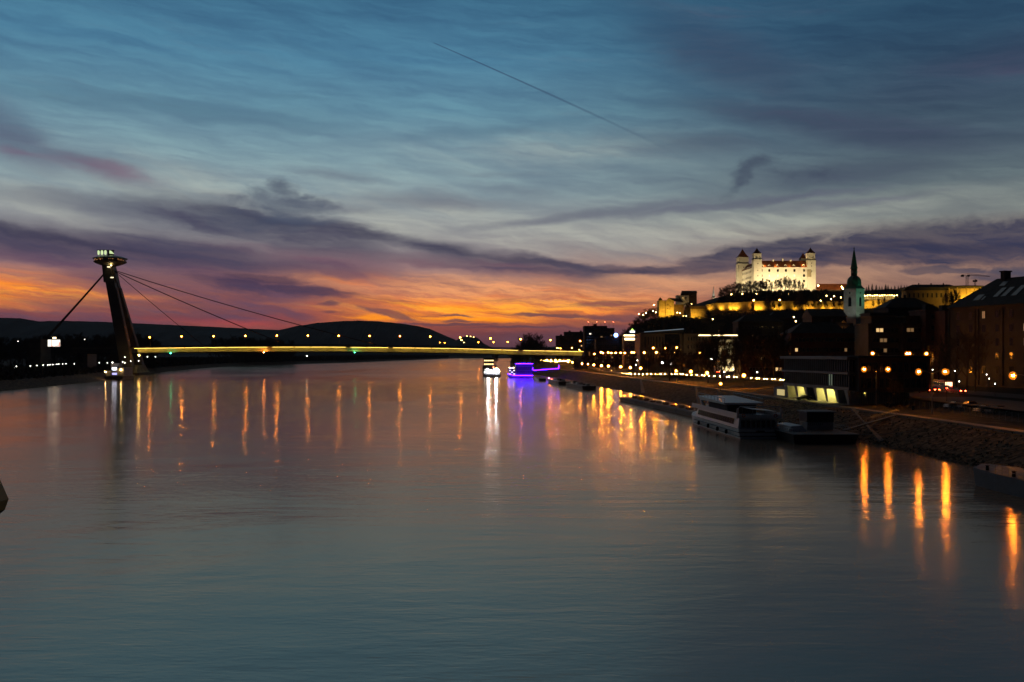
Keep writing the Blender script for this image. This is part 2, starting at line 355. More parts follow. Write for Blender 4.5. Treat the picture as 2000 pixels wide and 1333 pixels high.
G = dict(
  near=glow('sodium_near', ORG, 400), prom=glow('sodium_promenade', ORG, 1700), road=glow('sodium_road', ORG, 1100),
  bridge=glow('sodium_bridge', (1, .27, .02), 340), castle=glow('lantern_glow', WARM, 60), white=glow('white_lamp', WHT, 160),
  small=glow('small_white', WHT, 15), head=glow('headlight', (1, .50, .10), 340), tail=glow('taillight', (1, .06, .02), 60),
  flood=glow('ship_flood', (.95, .97, 1.0), 750), halo=glow('lamp_halo', (1, .24, .008), .95), purple=glow('purple_neon', (.05, .003, 1.0), 52), green=glow('green_signal', (.05, 1, .45), 40),
  red=glow('red_signal', (1, .1, .03), 60), redsig=glow('orange_signal', (1, .28, .05), 160), yellowtube=glow('tube_lamp', (1.0, .66, .12), 8.5),
  winwarm=glow('lit_window_warm', (1, .62, .25), 1.1), windim=glow('lit_window_dim', (1, .55, .22), .22), wincool=glow('lit_window_cool', (1.0, .9, .72), 1.6),
  sign=glow('sign_blue', (.12, .35, 1.0), 9), signwhite=glow('sign_white', (.85, .9, 1.0), 5), signred=glow('sign_red', (1, .12, .1), 4), signgreen=glow('sign_green', (.5, 1, .1), 3),
  strip=glow('cornice_strip', (1, .74, .36), 5.5), billboard=glow('screen_white', (1, .93, .85), 6), skylight=mat('skylight', (.16, .20, .24), .25, spec=.8),
  podwhite=glow('pod_light', (.80, 1, .50), .85), saucer=glow('saucer_lights', (1, .40, .12), .9), winroof=glow('roof_light', (1, .8, .4), 10),
)
for k_ in ('near', 'prom', 'road', 'bridge', 'castle', 'white', 'small', 'head', 'flood'):
    pass

def cached(store={}, **k): return store
_wm = {}
def window(parent, x, y, z, rz, w, h, pane=None, frame=None, name='window', mull=1, arch=False):
    """window centred at x, z on a wall whose outside faces local -y turned by rz; frame stands 10 cm proud"""
    pane = pane or M['glass']; frame = frame or M['frame']
    key = (round(w, 2), round(h, 2), pane.name, frame.name, mull, name, arch)
    if key not in _wm:
        f = MB(); t = min(.14, w*.12)
        f.box(-w/2, w/2, -.12, .03, -h/2, -h/2+t).box(-w/2, -w/2+t, -.12, .03, -h/2+t, h/2-t).box(w/2-t, w/2, -.12, .03, -h/2+t, h/2-t)
        f.box(-w/2, w/2, -.12, .03, h/2-t, h/2)
        for i in range(mull):
            xm = -w/2 + (i+1)*w/(mull+1); f.box(xm-.04, xm+.04, -.09, .03, -h/2+t, h/2-t)
        fo = f.build(name, frame); p = MB()
        if arch:
            f2 = [(-w/2+t, -.05, -h/2+t), (w/2-t, -.05, -h/2+t), (w/2-t, -.05, h*.28), (w*.22, -.05, h*.42), (0, -.05, h/2-.02), (-w*.22, -.05, h*.42), (-w/2+t, -.05, h*.28)]
            p.quad(*f2)
            g_ = MB(); o_ = [(-w/2, h*-.5), (w/2, h*-.5), (w/2, h*.30), (w*.25, h*.45), (0, h*.55), (-w*.25, h*.45), (-w/2, h*.30)]
            for i in range(7):
                a, b = o_[i], o_[(i+1) % 7]; g_.tube([(a[0], -.04, a[1]), (b[0], -.04, b[1])], .12, 4)
            bpy.data.objects.remove(fo); fo = g_.build(name, frame)
        else: p.box(-w/2+t, w/2-t, -.05, -.03, -h/2+t, h/2-t)
        po = p.build('pane', pane)
        _wm[key] = (fo.data, po.data); bpy.data.objects.remove(fo); bpy.data.objects.remove(po)
    a, b = _wm[key]
    o = bpy.data.objects.new(name, a); C.objects.link(o); o.parent = parent; o.location = (x, y, z); o.rotation_euler = (0, 0, rz)
    q = bpy.data.objects.new('pane', b); C.objects.link(q); q.parent = o
    return o

def building(name, label, cat, loc, rz, w, d, h, wall, floors, cols, ww=1.3, wh=1.7, z0=1.2, lit={}, roof='flat', roofh=4, roofmat=None, side=0, cornice=True, group=None, mull=1, marg=1.5, frame=None, sidecols=0, pilaster=0):
    """facade runs along local +x at y=0 and faces -y; the block goes back to +y"""
    t = thing(name, label, cat, loc, rz, group)
    b = MB().box(0, w, 0, d, -4, h)
    if pilaster:
        for i in range(pilaster+1):
            x = w*i/pilaster; b.box(x-.25, x+.25, -.3, -.002, 0, h-.6)
    b.build('wall', wall, t)
    if cornice: MB().box(-.35, w+.35, -.45, d+.35, h, h+.45).build('cornice', wall, t)
    zt = h+.452 if cornice else h
    rm = roofmat or M['darkroof']
    if roof == 'flat':
        r = MB().box(0, w, 0, d, zt, zt+.25); 
        for i in range(max(1, int(w/14))):
            x = w*(i+.5)/max(1, int(w/14)); r.box(x-1.6, x+1.6, d*.4, d*.6, zt+.25, zt+2.4)
        r.build('roof', rm, t)
    elif roof == 'hip':
        i_ = min(d/2, w/2)*.9; v = [(-.5, -.6, zt), (w+.5, -.6, zt), (w+.5, d+.6, zt), (-.5, d+.6, zt)]
        r = MB(); a, c = (i_, d/2, zt+roofh), (w-i_, d/2, zt+roofh)
        r.quad(v[0], v[1], c, a); r.quad(v[1], v[2], c); r.quad(v[2], v[3], a, c); r.quad(v[3], v[0], a); r.quad(*v[::-1])
        ro = r.build('roof', rm, t)
        for i in range(max(1, int(w/16))):
            x = i_ + (w-2*i_)*(i+.5)/max(1, int(w/16)); MB().box(x-.5, x+.5, d/2-.5, d/2+.5, zt+roofh-1.6, zt+roofh+1.4).build('chimney', wall, ro)
    elif roof == 'gable':
        v = [(-.5, -.6, zt), (w+.5, -.6, zt), (w+.5, d+.6, zt), (-.5, d+.6, zt)]; a, c = (-.5, d/2, zt+roofh), (w+.5, d/2, zt+roofh)
        r = MB(); r.quad(v[0], v[1], c, a); r.quad(v[1], v[2], c); r.quad(v[2], v[3], a, c); r.quad(v[3], v[0], a); r.quad(*v[::-1]); r.build('roof', rm, t)
    elif roof == 'setback':
        r = MB().box(2, w-2, 2.2, d-2, zt, zt+roofh-.5).box(1.2, w-1.2, 1.4, d-1.2, zt+roofh-.5, zt+roofh); r.build('attic', wall, t)
    fh = (h-z0)/max(1, floors)
    for j in range(floors):
        for i in range(cols):
            x = marg + (w-2*marg)*(i+.5)/cols
            window(t, x, 0, z0+fh*(j+.45), 0, ww, min(wh, fh*.75), lit.get((i, j)), frame, mull=mull)
        for i in range(sidecols):
            y = marg + (d-2*marg)*(i+.5)/sidecols
            window(t, 0 if side < 0 else w, y, z0+fh*(j+.45), -pi/2 if side < 0 else pi/2, ww, min(wh, fh*.75), lit.get(('s', i, j)), frame, mull=mull)
    return t

# ---------------------------------------------------------------- bare winter trees: trunk with limbs, and a crown of fine twigs
def tree_mesh(seed, h, spread=.42, dens=1.0, up=.55, base=.28, twigk=1.0):
    r = random.Random(seed); T, K = MB(), MB()
    def limb(p, d, L, rad, lev):
        segs = 4 if lev == 0 else 3; pts = [p]; rs = [rad]; dd = d.copy(); q = p.copy()
        for i in range(segs):
            dd = (dd + Vector((r.uniform(-1, 1), r.uniform(-1, 1), r.uniform(-.4, .8)))*(.10 if lev == 0 else .22)).normalized()
            q = q + dd*(L/segs); pts.append(q.copy()); rs.append(rad*(1-.62*(i+1)/segs))
        (T if lev < 2 else K).tube(pts, rs, 6 if lev == 0 else 4 if lev < 2 else 3, cap=False)
        if lev >= 3:
            for _ in range(int(7*dens)):
                f = r.uniform(.1, 1); i = min(int(f*segs), segs-1); o = pts[i].lerp(pts[i+1], f*segs-i)
                e = o + (dd + Vector((r.uniform(-1, 1), r.uniform(-1, 1), r.uniform(-.7, .9)))*.9).normalized()*L*r.uniform(.35, .8)
                m_ = o.lerp(e, .5) + Vector((r.uniform(-1, 1), r.uniform(-1, 1), r.uniform(-1, 1)))*L*.06
                wd = Vector((r.uniform(-1, 1), r.uniform(-1, 1), r.uniform(-1, 1))).normalized()*h*.0022*twigk
                K.quad(o-wd, o+wd, m_+wd*.7); K.quad(m_-wd*.7, m_+wd*.7, e)
            return
        nb = (9, 6, 5)[lev] if lev < 3 else 0; nb = max(3, int(nb*(dens if lev else 1)))
        for j in range(nb):
            f = (base + (1-base)*(j+.6)/nb) if lev == 0 else r.uniform(.25, 1.0); f = min(f, .99)
            i = min(int(f*segs), segs-1); o = pts[i].lerp(pts[i+1], f*segs-i)
            ang = r.uniform(0, 2*pi) if lev else j*2.4+r.uniform(-.4, .4)
            side = Vector((cos(ang), sin(ang), 0)); nd = (side*(1-up*(.5+.5*f)) + dd*.35 + Vector((0, 0, up))).normalized()
            LL = L*(spread*(1.25-.55*f) if lev == 0 else r.uniform(.42, .62))
            limb(o, nd, LL, max(rs[i]*.5, h*.002), lev+1)
    limb(Vector((0, 0, -.6)), Vector((0, 0, 1)), h*.80, h*.02, 0)
    return T, K
def make_tree(name, label, cat, seed, h, **k):
    t = thing(name, label, cat); a, b = tree_mesh(seed, h, **k)
    a.build('trunk', M['bark'], t); b.build('crown', M['twig'], t); return t
bare = [make_tree('bare_tree', 'bare winter tree', 'tree', 11+i, 14, spread=(.40, .46, .36, .50)[i], up=(.55, .45, .7, .4)[i], twigk=1.0) for i in range(4)]
bushy = [make_tree('bushy_tree', 'dense bushy winter tree', 'tree', 31+i, 12, spread=.5, up=.4, dens=1.5, base=.04, twigk=2.8) for i in range(3)]
def conifer_mesh(seed, h, slim=.16):
    r = random.Random(seed); K = MB(); T = MB().tube([(0, 0, -.5), (0, 0, h*.95)], [h*.018, .03], 5)
    nl = 26
    for i in range(nl):
        z = h*(.08 + .9*i/nl); R = h*slim*(1-i/nl)**.8 + .15
        for j in range(11):
            a = r.uniform(0, 2*pi); L = R*r.uniform(.6, 1.15)
            p = Vector((cos(a)*L, sin(a)*L, z - L*r.uniform(.05, .35))); s = Vector((-sin(a), cos(a), 0))*L*.22
            K.quad((0, 0, z+h*.025), p-s, p+Vector((0, 0, -.1)), p+s)
    return T, K
def make_conifer(name, label, seed, h, slim):
    t = thing(name, label, 'tree'); a, b = conifer_mesh(seed, h, slim); a.build('trunk', M['bark'], t); b.build('crown', M['ever'], t); return t
farbare = [make_tree('bare_tree', 'bare winter tree far', 'tree', 71+i, 14, spread=(.46, .52, .48)[i], up=(.7, .62, .75)[i], dens=1.25, twigk=3.0, base=.05) for i in range(3)]
conif = [make_conifer('conifer', 'dark conifer', 51+i, 12, (.30, .24)[i]) for i in range(2)]
PROTOS = bare + farbare + bushy + conif
treecount = {}
def plant(protos, x, y, z, h, label, group=None, rz=None, name=None):
    p = protos[int(rnd.random()*len(protos)) % len(protos)]
    base_h = 14 if p in bare or p in farbare else 12
    s = h/base_h
    o = copy_to(p, (x, y, z), rnd.uniform(0, 6.28) if rz is None else rz, label, (s*rnd.uniform(.92, 1.1), s*rnd.uniform(.92, 1.1), s), group)
    return o

# ---------------------------------------------------------------- lamps
def set_height(c, h, h0):
    """makes a copied lamp taller or lower: only its pole is stretched"""
    for ch in c.children:
        if ch.name.startswith('pole'): ch.scale = (1, 1, h/h0)
        else: ch.location.z += h-h0
    return c
def halo_shell(r):  # dim glowing dish added behind the bulb, standing in for its light halo
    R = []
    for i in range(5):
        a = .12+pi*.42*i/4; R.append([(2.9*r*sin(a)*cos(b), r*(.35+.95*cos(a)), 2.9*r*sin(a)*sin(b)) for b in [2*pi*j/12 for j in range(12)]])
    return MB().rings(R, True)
def globe_lamp(name, h, r, g, arm=0):
    t = thing(name, name, 'lamp')
    MB().tube([(0, 0, 0), (0, 0, .9), (0, 0, h-r)], [.11, .07, .05], 6).build('pole', M['dark_metal'], t)
    o = MB().ball((0, 0, 0), r, 6, 4).build('globe', g, t, True); o.location.z = h
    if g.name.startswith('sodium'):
        o = halo_shell(r).build('halo_shell', G['halo'], t, True); o.location.z = h
    o = MB().lathe([(.16, r*.98), (.3, r+.05), (.05, r+.25)], 8).build('cap', M['dark_metal'], t); o.location.z = h
    return t
def arm_lamp(name, h, r, g, arms=((1, 0),), reach=2.4):
    t = thing(name, name, 'lamp')
    MB().tube([(0, 0, 0), (0, 0, 1.2), (0, 0, h)], [.16, .1, .07], 6).build('pole', M['rail'], t)
    for ax, ay in arms:
        MB().tube([(0, 0, h-.3), (ax*reach*.5, ay*reach*.5, h+.25), (ax*reach, ay*reach, h+.3)], .05, 5).build('arm', M['rail'], t)
        hd = MB().box(ax*reach-.45, ax*reach+.45, ay*reach-.2, ay*reach+.2, h+.27, h+.45).build('lamp_head', M['dark_metal'], t)
        MB().ball((ax*reach, ay*reach, h+.27-r*.5), r, 6, 4, .8).build('lamp_glass', g, hd, True)
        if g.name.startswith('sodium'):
            o = halo_shell(r*.9).build('halo_shell', G['halo'], hd, True); o.location = (ax*reach, ay*reach, h+.2-r*.5)
    return t
# ================================================================ river, banks, hills
def interp(tab, x):
    if x <= tab[0][0]: return tab[0][1]
    for (a, b), (c, d) in zip(tab, tab[1:]):
        if x <= c: return b + (d-b)*(x-a)/(c-a)
    return tab[-1][1]
def sstep(a, b, x):
    t = max(0., min(1., (x-a)/(b-a))); return t*t*(3-2*t)
XS = [(-400, 90), (100, 74), (150, 73), (200, 71), (250, 66), (300, 62), (440, 54), (560, 45), (640, 40), (716, 33), (800, 22), (900, 8), (1000, 0), (1300, -2), (2000, -4), (3500, 0)]
XL = [(-400, -200), (100, -210), (300, -225), (468, -240), (605, -258), (780, -297), (1000, -340), (1250, -372), (1450, -385), (2000, -308), (2500, -257), (3500, -180)]
FRONT = [(40, 0), (60, 2), (80, 10), (100, 22), (112, 32), (125, 41), (145, 53), (165, 57), (182, 56), (196, 52), (210, 58), (230, 61), (360, 62), (400, 66), (480, 66), (600, 55), (900, 40), (2000, 20)]
def hill(x, y):
    f = interp(FRONT, x - max(0, y-1060)*.10)*sstep(900, 1035, y)*(1-sstep(1500, 2400, y)*.6)
    f += 24*sstep(200, 250, x)*(1-sstep(370, 430, x))*sstep(1062, 1118, y)*(1-sstep(1350, 1600, y))
    f += 62*exp(-((x-640)/200)**2 - ((y-1580)/200)**2)
    return f
def sw(y): return interp([(200, 11), (320, 15)], y)
def ground_z(x, y):
    d = x - interp(XS, y); s = sw(y)
    if d < 0: z = -3 + max(0, 1+d/8)*3 if d > -8 else -3
    elif d < s: z = 4.5*d/s
    else: z = interp([(s, 4.5), (s+8, 4.55), (34, 4.8), (42, 6.2), (60, 6.5), (120, 7.2), (300, 9)], d)
    return z + hill(x, y) - 8*sstep(3, 30, hill(x, y))
def river_bank_mesh(ys, ds, name, m, f=ground_z, side=1, tab=XS):
    b = MB(); k = len(ds)
    for y in ys:
        x0 = interp(tab, y)
        for d in ds:
            x = x0 + side*d; b.v.append((x, y, f(x, y)))
    for i in range(len(ys)-1):
        for j in range(k-1):
            q = (i*k+j, i*k+j+1, (i+1)*k+j+1, (i+1)*k+j)
            b.f.append(q if side > 0 else q[::-1])
    return tag(b.build(name, m), kind='structure')

# ground material: stone pitching by the water, turf and earth further up
gm = bpy.data.materials.new('bank_ground'); gm.use_nodes = True; k = N(gm.node_tree); bs = gm.node_tree.nodes['Principled BSDF']
tco = gm.node_tree.nodes.new('ShaderNodeTexCoord').outputs['Object']
vor = gm.node_tree.nodes.new('ShaderNodeTexVoronoi'); vor.inputs['Scale'].default_value = 1.3; gm.node_tree.links.new(k.v('MULTIPLY', tco, (1, 1, 1.4)), vor.inputs['Vector'])
vz = k.sep(vor.outputs['Color'])[0]; oz = k.sep(tco)[2]
stn = k.ramp(vz, [(0, (.035, .028, .02)), (1, (.22, .15, .09))])
trf = k.ramp(k.noise(tco, .35, 6, .65), [(.3, (.010, .011, .006)), (.55, (.018, .019, .011)), (.75, (.034, .030, .02))])
gm.node_tree.links.new(k.mix(k.ss(k.add(oz, k.mul(k.noise(tco, .3, 3), 1.2)), 4.6, 5.4), stn, trf), bs.inputs['Base Color'])
bs.inputs['Roughness'].default_value = .95; bs.inputs['Specular IOR Level'].default_value = .2
bpn = gm.node_tree.nodes.new('ShaderNodeBump'); bpn.inputs['Strength'].default_value = .5; bpn.inputs['Distance'].default_value = .25
gm.node_tree.links.new(vor.outputs['Distance'], bpn.inputs['Height']); gm.node_tree.links.new(bpn.outputs[0], bs.inputs['Normal'])

ys = [-400, -100, 60] + list(range(90, 320, 10)) + list(range(320, 900, 20)) + list(range(900, 1360, 12)) + list(range(1400, 2600, 60)) + [2800, 3100, 3500]
ds = [-10, -6, -2, 0, 3, 6, 9, 11, 13, 15, 18, 21, 24, 28, 34, 38, 42, 50] + list(range(60, 520, 12)) + [540, 570, 600, 640, 680, 730, 800, 900, 1100, 1500, 2500, 6000]
river_bank_mesh(ys, ds, 'ground', gm)
def left_z(x, y):
    d = interp(XL, y) - x
    return -3 if d < -6 else -3*(-d/6) if d < 0 else interp([(0, 0), (9, 2.2), (14, 3.8), (40, 4.6), (300, 6)], d)
river_bank_mesh([-400, 0, 150, 300, 380] + list(range(420, 1600, 25)) + [1700, 1850, 2000, 2250, 2500, 3000, 3500], [-8, -4, 0, 4, 9, 14, 25, 40, 70, 120, 200, 350, 700, 1500, 6000], 'ground', gm, left_z, -1, XL)
# one bed / plain under everything, to the horizon, and the land that closes the river far off
tag(MB().box(-7500, 7500, -1500, 8000, -6, -3.2).build('riverbed', M['dark_concrete']), kind='structure')
tag(MB().box(-7400, 7400, 3450, 7900, -3, 3.2).build('far_plain', mat('far_land', (.02, .024, .014), .95, vary=.3, scale=.01)), kind='structure')

# water
wm = bpy.data.materials.new('river_water'); wm.use_nodes = True; nt = wm.node_tree; k = N(nt); bs = nt.nodes['Principled BSDF']
tco = nt.nodes.new('ShaderNodeTexCoord').outputs['Object']
bs.inputs['Base Color'].default_value = (.34, .26, .19, 1)
bs.inputs['IOR'].default_value = 5.2
bs.inputs['Specular Tint'].default_value = (1, .78, .62, 1)
big = k.noise(k.v('MULTIPLY', tco, (.004, .0022, 1)), 1, 3, .5, .6)
patch = k.noise(k.v('MULTIPLY', tco, (.03, .010, 1)), 1, 3, .55, .8)
nt.links.new(k.ss(k.add(k.mul(big, .6), k.mul(patch, .4)), .38, .62, .12, .175), bs.inputs['Roughness'])
ripple = k.noise(k.v('MULTIPLY', tco, (.16, .50, 1)), 1, 3, .55, .4)
chop = k.noise(k.v('MULTIPLY', tco, (.9, 2.4, 1)), 1, 2, .5)
swell = k.noise(k.v('MULTIPLY', tco, (.035, .10, 1)), 1, 2, .5, .7)
eddy = k.noise(k.v('MULTIPLY', tco, (.014, .022, 1)), 1, 4, .55, 1.6)
hgt = k.add(k.mul(eddy, 1.1), k.add(k.mul(ripple, k.ss(patch, .35, .7, .10, .30)), k.add(k.mul(chop, .06), k.mul(swell, .25))))
bpn = nt.nodes.new('ShaderNodeBump'); bpn.inputs['Strength'].default_value = .19; bpn.inputs['Distance'].default_value = 1.0
nt.links.new(hgt, bpn.inputs['Height']); nt.links.new(bpn.outputs[0], bs.inputs['Normal'])
tag(MB().box(-1500, 400, -400, 3600, -3.0, 0.0).build('river_water', wm), kind='structure')

# far hills: skyline heights read along the horizon, real depth behind them
def far_hill(name, pts, Y, depth, m, seed):
    b = MB(); xs_ = []; px = pts[0][0]
    while px <= pts[-1][0]: xs_.append(px); px += 3
    rows = [-1, -.8, -.6, -.4, -.2, -.08, 0, .1, .3, .6, 1]
    for r_ in rows:
        for px in xs_:
            z = 18 + (HY-interp(pts, px))/F*Y; x = (px-1000)/F*Y
            kz = (1-abs(r_))**.8 if r_ else 1
            nz = noise.noise(Vector((x*.02, r_*9, seed)))*7 + noise.noise(Vector((x*.004, r_*3, seed)))*22*(1-abs(kz-.5)*2) + noise.noise(Vector((x*.11, r_*30, seed)))*3.5
            b.v.append((x*(1+.02*r_), Y + r_*depth, max(z*kz + nz*(.25 if r_ == 0 else .8), 1)))
    k = len(xs_)
    for i in range(len(rows)-1):
        for j in range(k-1): b.f.append((i*k+j, i*k+j+1, (i+1)*k+j+1, (i+1)*k+j))
    return tag(b.build(name, m), kind='structure')
fm = mat('far_forest', (.022, .034, .036), .95, vary=.35, scale=.02, bump=.6)
far_hill('distant_ridge', [(-500, 640), (-250, 622), (-60, 619), (0, 621), (40, 622), (75, 628), (130, 627), (200, 629), (290, 633), (400, 638), (480, 642), (545, 645), (620, 652), (700, 662), (800, 672), (900, 680)], 6200, 900, fm, 1.0)
far_hill('distant_hill', [(500, 665), (545, 645), (580, 637), (620, 631), (660, 628), (700, 626.5), (740, 628), (780, 632), (815, 637), (840, 643), (865, 654), (885, 662), (905, 671), (940, 684)], 5200, 600, fm, 2.0)
far_hill('distant_hill', [(870, 676), (890, 666), (900, 660), (915, 656), (928, 658), (936, 663), (945, 671), (965, 682)], 4700, 300, fm, 3.0)
far_hill('distant_ridge', [(930, 686), (980, 682), (1040, 680), (1100, 676), (1300, 670), (1500, 660), (2200, 650)], 7000, 500, fm, 4.0)

# roads and paths, each a sheet a few millimetres above the ground
def strip(name, m, path, w, lift=.03, both=True, zf=ground_z):
    b = MB(); pts = []
    for (x0, y0), (x1, y1) in zip(path, path[1:]):
        n_ = max(1, int(abs(y1-y0)/6)); pts += [(x0+(x1-x0)*i/n_, y0+(y1-y0)*i/n_) for i in range(n_)]
    pts.append(path[-1])
    for i, (x, y) in enumerate(pts):
        z = max(zf(x-w/2, y), zf(x+w/2, y), zf(x, y)) + lift
        b.v += [(x-w/2, y, z), (x+w/2, y, z)]
        if i: j = 2*i; b.f.append((j-2, j-1, j+1, j))
    return tag(b.build(name, m), kind='structure')
PATH = [(interp(XS, y)+sw(y)+3.8, y) for y in range(90, 900, 15)]
strip('promenade', M['path'], PATH, 4, .06)
ROAD = [(136, 60), (134, 200), (130, 300), (122, 350), (113, 400), (104, 450), (89, 528), (75, 596), (66, 700), (65, 820), (64, 1000), (56, 1250), (47, 1520), (40, 2200)]
strip('road', M['asphalt'], ROAD, 14, .12)
strip('car_park', M['asphalt'], [(112, 120), (111, 262)], 20, .08)
# low kerb wall along the top of the pitched slope
kb = MB()
for y in range(90, 900, 10):
    a = Vector((interp(XS, y)+sw(y)+1.2, y, 0)); c = Vector((interp(XS, y+10)+sw(y+10)+1.2, y+10, 0))
    kb.hexa([(a.x, a.y, 4.2), (a.x+.5, a.y, 4.2), (c.x+.5, c.y, 4.2), (c.x, c.y, 4.2), (a.x, a.y, 4.85), (a.x+.5, a.y, 4.85), (c.x+.5, c.y, 4.85), (c.x, c.y, 4.85)])
tag(kb.build('kerb', M['concrete']), kind='structure')
# slipway ramps and stone ledges on the slope
def ramp(y0, y1, name='quay_ramp'):
    b = MB(); x0 = interp(XS, y0)+1; x1 = interp(XS, y1)+sw(y1)+.6
    b.hexa([(x0, y0, -1), (x0+2.6, y0, -1), (x1+2.6, y1, 3), (x1, y1, 3), (x0, y0, .8), (x0+2.6, y0, .8), (x1+2.6, y1, 4.9), (x1, y1, 4.9)])
    return b.build(name, M['concrete'])
for i, (y0, y1, lb) in enumerate([(196, 236, 'stone ramp climbing the bank beside the dark moored barge'), (330, 395, 'concrete ramp on the dark slope behind the long low pontoon'), (430, 505, 'far concrete ramp on the slope below the row of orange lamps')]):
    tag(ramp(y0, y1), lb, 'ramp', 'quay ramps')
# ground cover: rough undergrowth over the castle slope and scrub on both banks
ub = MB()
def tuft(x, y, z, s):
    for _ in range(7):
        a = rnd.uniform(0, 2*pi); e = Vector((cos(a)*s*rnd.uniform(.3, 1), sin(a)*s*rnd.uniform(.3, 1), s*rnd.uniform(.2, 1.1))); w_ = Vector((-sin(a), cos(a), rnd.uniform(-.5, .5)))*s*.16
        ub.quad((x, y, z), Vector((x, y, z))+e*.6+w_, Vector((x, y, z))+e, Vector((x, y, z))+e*.6-w_)
for _ in range(5200):
    x, y = rnd.uniform(70, 440), rnd.uniform(935, 1130); h_ = rnd.uniform(1.2, 4.0)
    if y > 1012 and x > 145: h_ = min(h_, 1.1)
    tuft(x, y, ground_z(x, y)-.2, h_)
tag(ub.build('undergrowth', M['shrub']), 'dark scrub covering the castle hillside', 'undergrowth', kind='stuff')
ub = MB()
for _ in range(900):
    x, y = rnd.uniform(228, 352), rnd.uniform(1084, 1114); tuft(x, y, ground_z(x, y)-.3, rnd.uniform(2.0, 4.2))
tag(ub.build('hilltop_scrub', M['shrub']), 'dark scrub along the crest below the castle front', 'undergrowth', kind='stuff')
ub = MB()
for _ in range(9000):
    y = rnd.uniform(430, 3300); d = 14 + abs(rnd.gauss(0, 60)); x = interp(XL, y) - d
    s = min(9, rnd.uniform(2, 4)*(1 + (y > 1000)*1.3)); tuft(x, y, left_z(x, y)-.3, s)
tag(ub.build('riverside_wood', M['shrub']), 'black mass of riverside woodland along the far left bank', 'woodland', kind='stuff')

ub = MB()
for _ in range(1100):
    y = rnd.uniform(112, 300); d = rnd.choice((rnd.uniform(.3, 2.0), rnd.uniform(1, sw(y)+1))); x = interp(XS, y)+d; tuft(x, y, ground_z(x, y)-.05, rnd.uniform(.15, .5))
tag(ub.build('bank_weeds', M['shrub']), 'weeds and drift wood scattered over the stone bank', 'weeds', kind='stuff')
sb_ = MB()
for _ in range(1500):
    y = rnd.uniform(112, 330); d = rnd.choice((rnd.gauss(.4, .5), rnd.uniform(.2, sw(y)-.5))); x = interp(XS, y)+d; z = ground_z(x, y); r0 = rnd.uniform(.08, .26)
    p8 = [(x+r0*rnd.uniform(.6, 1.2)*sx_, y+r0*rnd.uniform(.6, 1.2)*sy_, z-.15+dz_*r0*rnd.uniform(.9, 1.5)) for dz_ in (0, 1) for sx_, sy_ in ((-1, -1), (1, -1), (1, 1), (-1, 1))]
    sb_.hexa(p8)
tag(sb_.build('bank_stones', mat('loose_stone', (.17, .13, .09), .95, vary=.5, scale=.8)), 'loose stones along the water edge and slope', 'stones', kind='stuff')
# ================================================================ bridge with leaning pylon and saucer
BY = 820.0
br = thing('cable_stayed_bridge', 'long cable stayed bridge with one leaning pylon and a saucer shaped restaurant on top', 'bridge', (0, BY, 0))
def bx(px): return (px-1000)/F*BY
def bz(py): return CH + (HY-py)/F*BY
def deck_z(x):           # underside of the railing / top of the lit girder, gently arched
    return interp([(bx(200), 21.4), (bx(400), 22.6), (bx(560), 23.0), (bx(640), 23.0), (bx(760), 22.5), (bx(900), 21.7), (bx(1000), 20.4), (bx(1120), 19.4), (bx(1250), 18.8)], x)
xs_ = [bx(150) + i*(bx(1245)-bx(150))/70 for i in range(71)]
def prof(y0, y1, a, b_):   # ribbon box along the deck between heights a and b_ relative to deck line
    g = MB(); 
    g.rings([[(x, y0, deck_z(x)+a), (x, y1, deck_z(x)+a), (x, y1, deck_z(x)+b_), (x, y0, deck_z(x)+b_)] for x in xs_]); return g
prof(-10.5, 10.5, 0, 1.0).build('deck', M['asphalt'], br)
def part_prof(xa, xb, y0, y1, a, b_):
    q = [x for x in xs_ if xa <= x <= xb]; g = MB()
    return g.rings([[(x, y0, deck_z(x)+a), (x, y1, deck_z(x)+a), (x, y1, deck_z(x)+b_), (x, y0, deck_z(x)+b_)] for x in q])
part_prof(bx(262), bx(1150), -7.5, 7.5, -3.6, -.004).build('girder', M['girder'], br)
part_prof(bx(140), bx(269), -7.3, 7.3, -3.5, -.01).build('approach_girder', M['hull'], br)  # end spans given a dark colour so they look unlit beside the lit girder
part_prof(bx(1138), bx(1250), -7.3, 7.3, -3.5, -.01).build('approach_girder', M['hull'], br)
prof(-10.4, -9.9, -4.1, -3.62).build('walkway', M['dark_metal'], br)
prof(9.9, 10.4, -4.1, -3.62).build('walkway', M['dark_metal'], br)
r_ = MB(); zz = lambda x: deck_z(x)+1.0
for y in (-10.3, 10.3):
    for dz_ in (.4, .75, 1.1): r_.tube([(x, y, zz(x)+dz_) for x in xs_[::2]], .05, 4)
    x = xs_[0]
    while x < xs_[-1]: r_.box(x-.05, x+.05, y-.05, y+.05, zz(x), zz(x)+1.1); x += 3
r_.build('railing', M['dark_metal'], br)
# fluorescent tubes under the walkway light the girder
x = bx(271); cnt = 0
while x < bx(1130):
    tb = MB(); q = x; n_t = rnd.choice((5, 6, 7)); cnt += 1
    for _ in range(n_t):
        tb.box(q, q+2.45, -10.2, -9.95, deck_z(q)-.20, deck_z(q)-.08); q += 2.5
    tb.build('tube_light', G['yellowtube'], br); x = q + rnd.choice((.5, .8, 4.0))
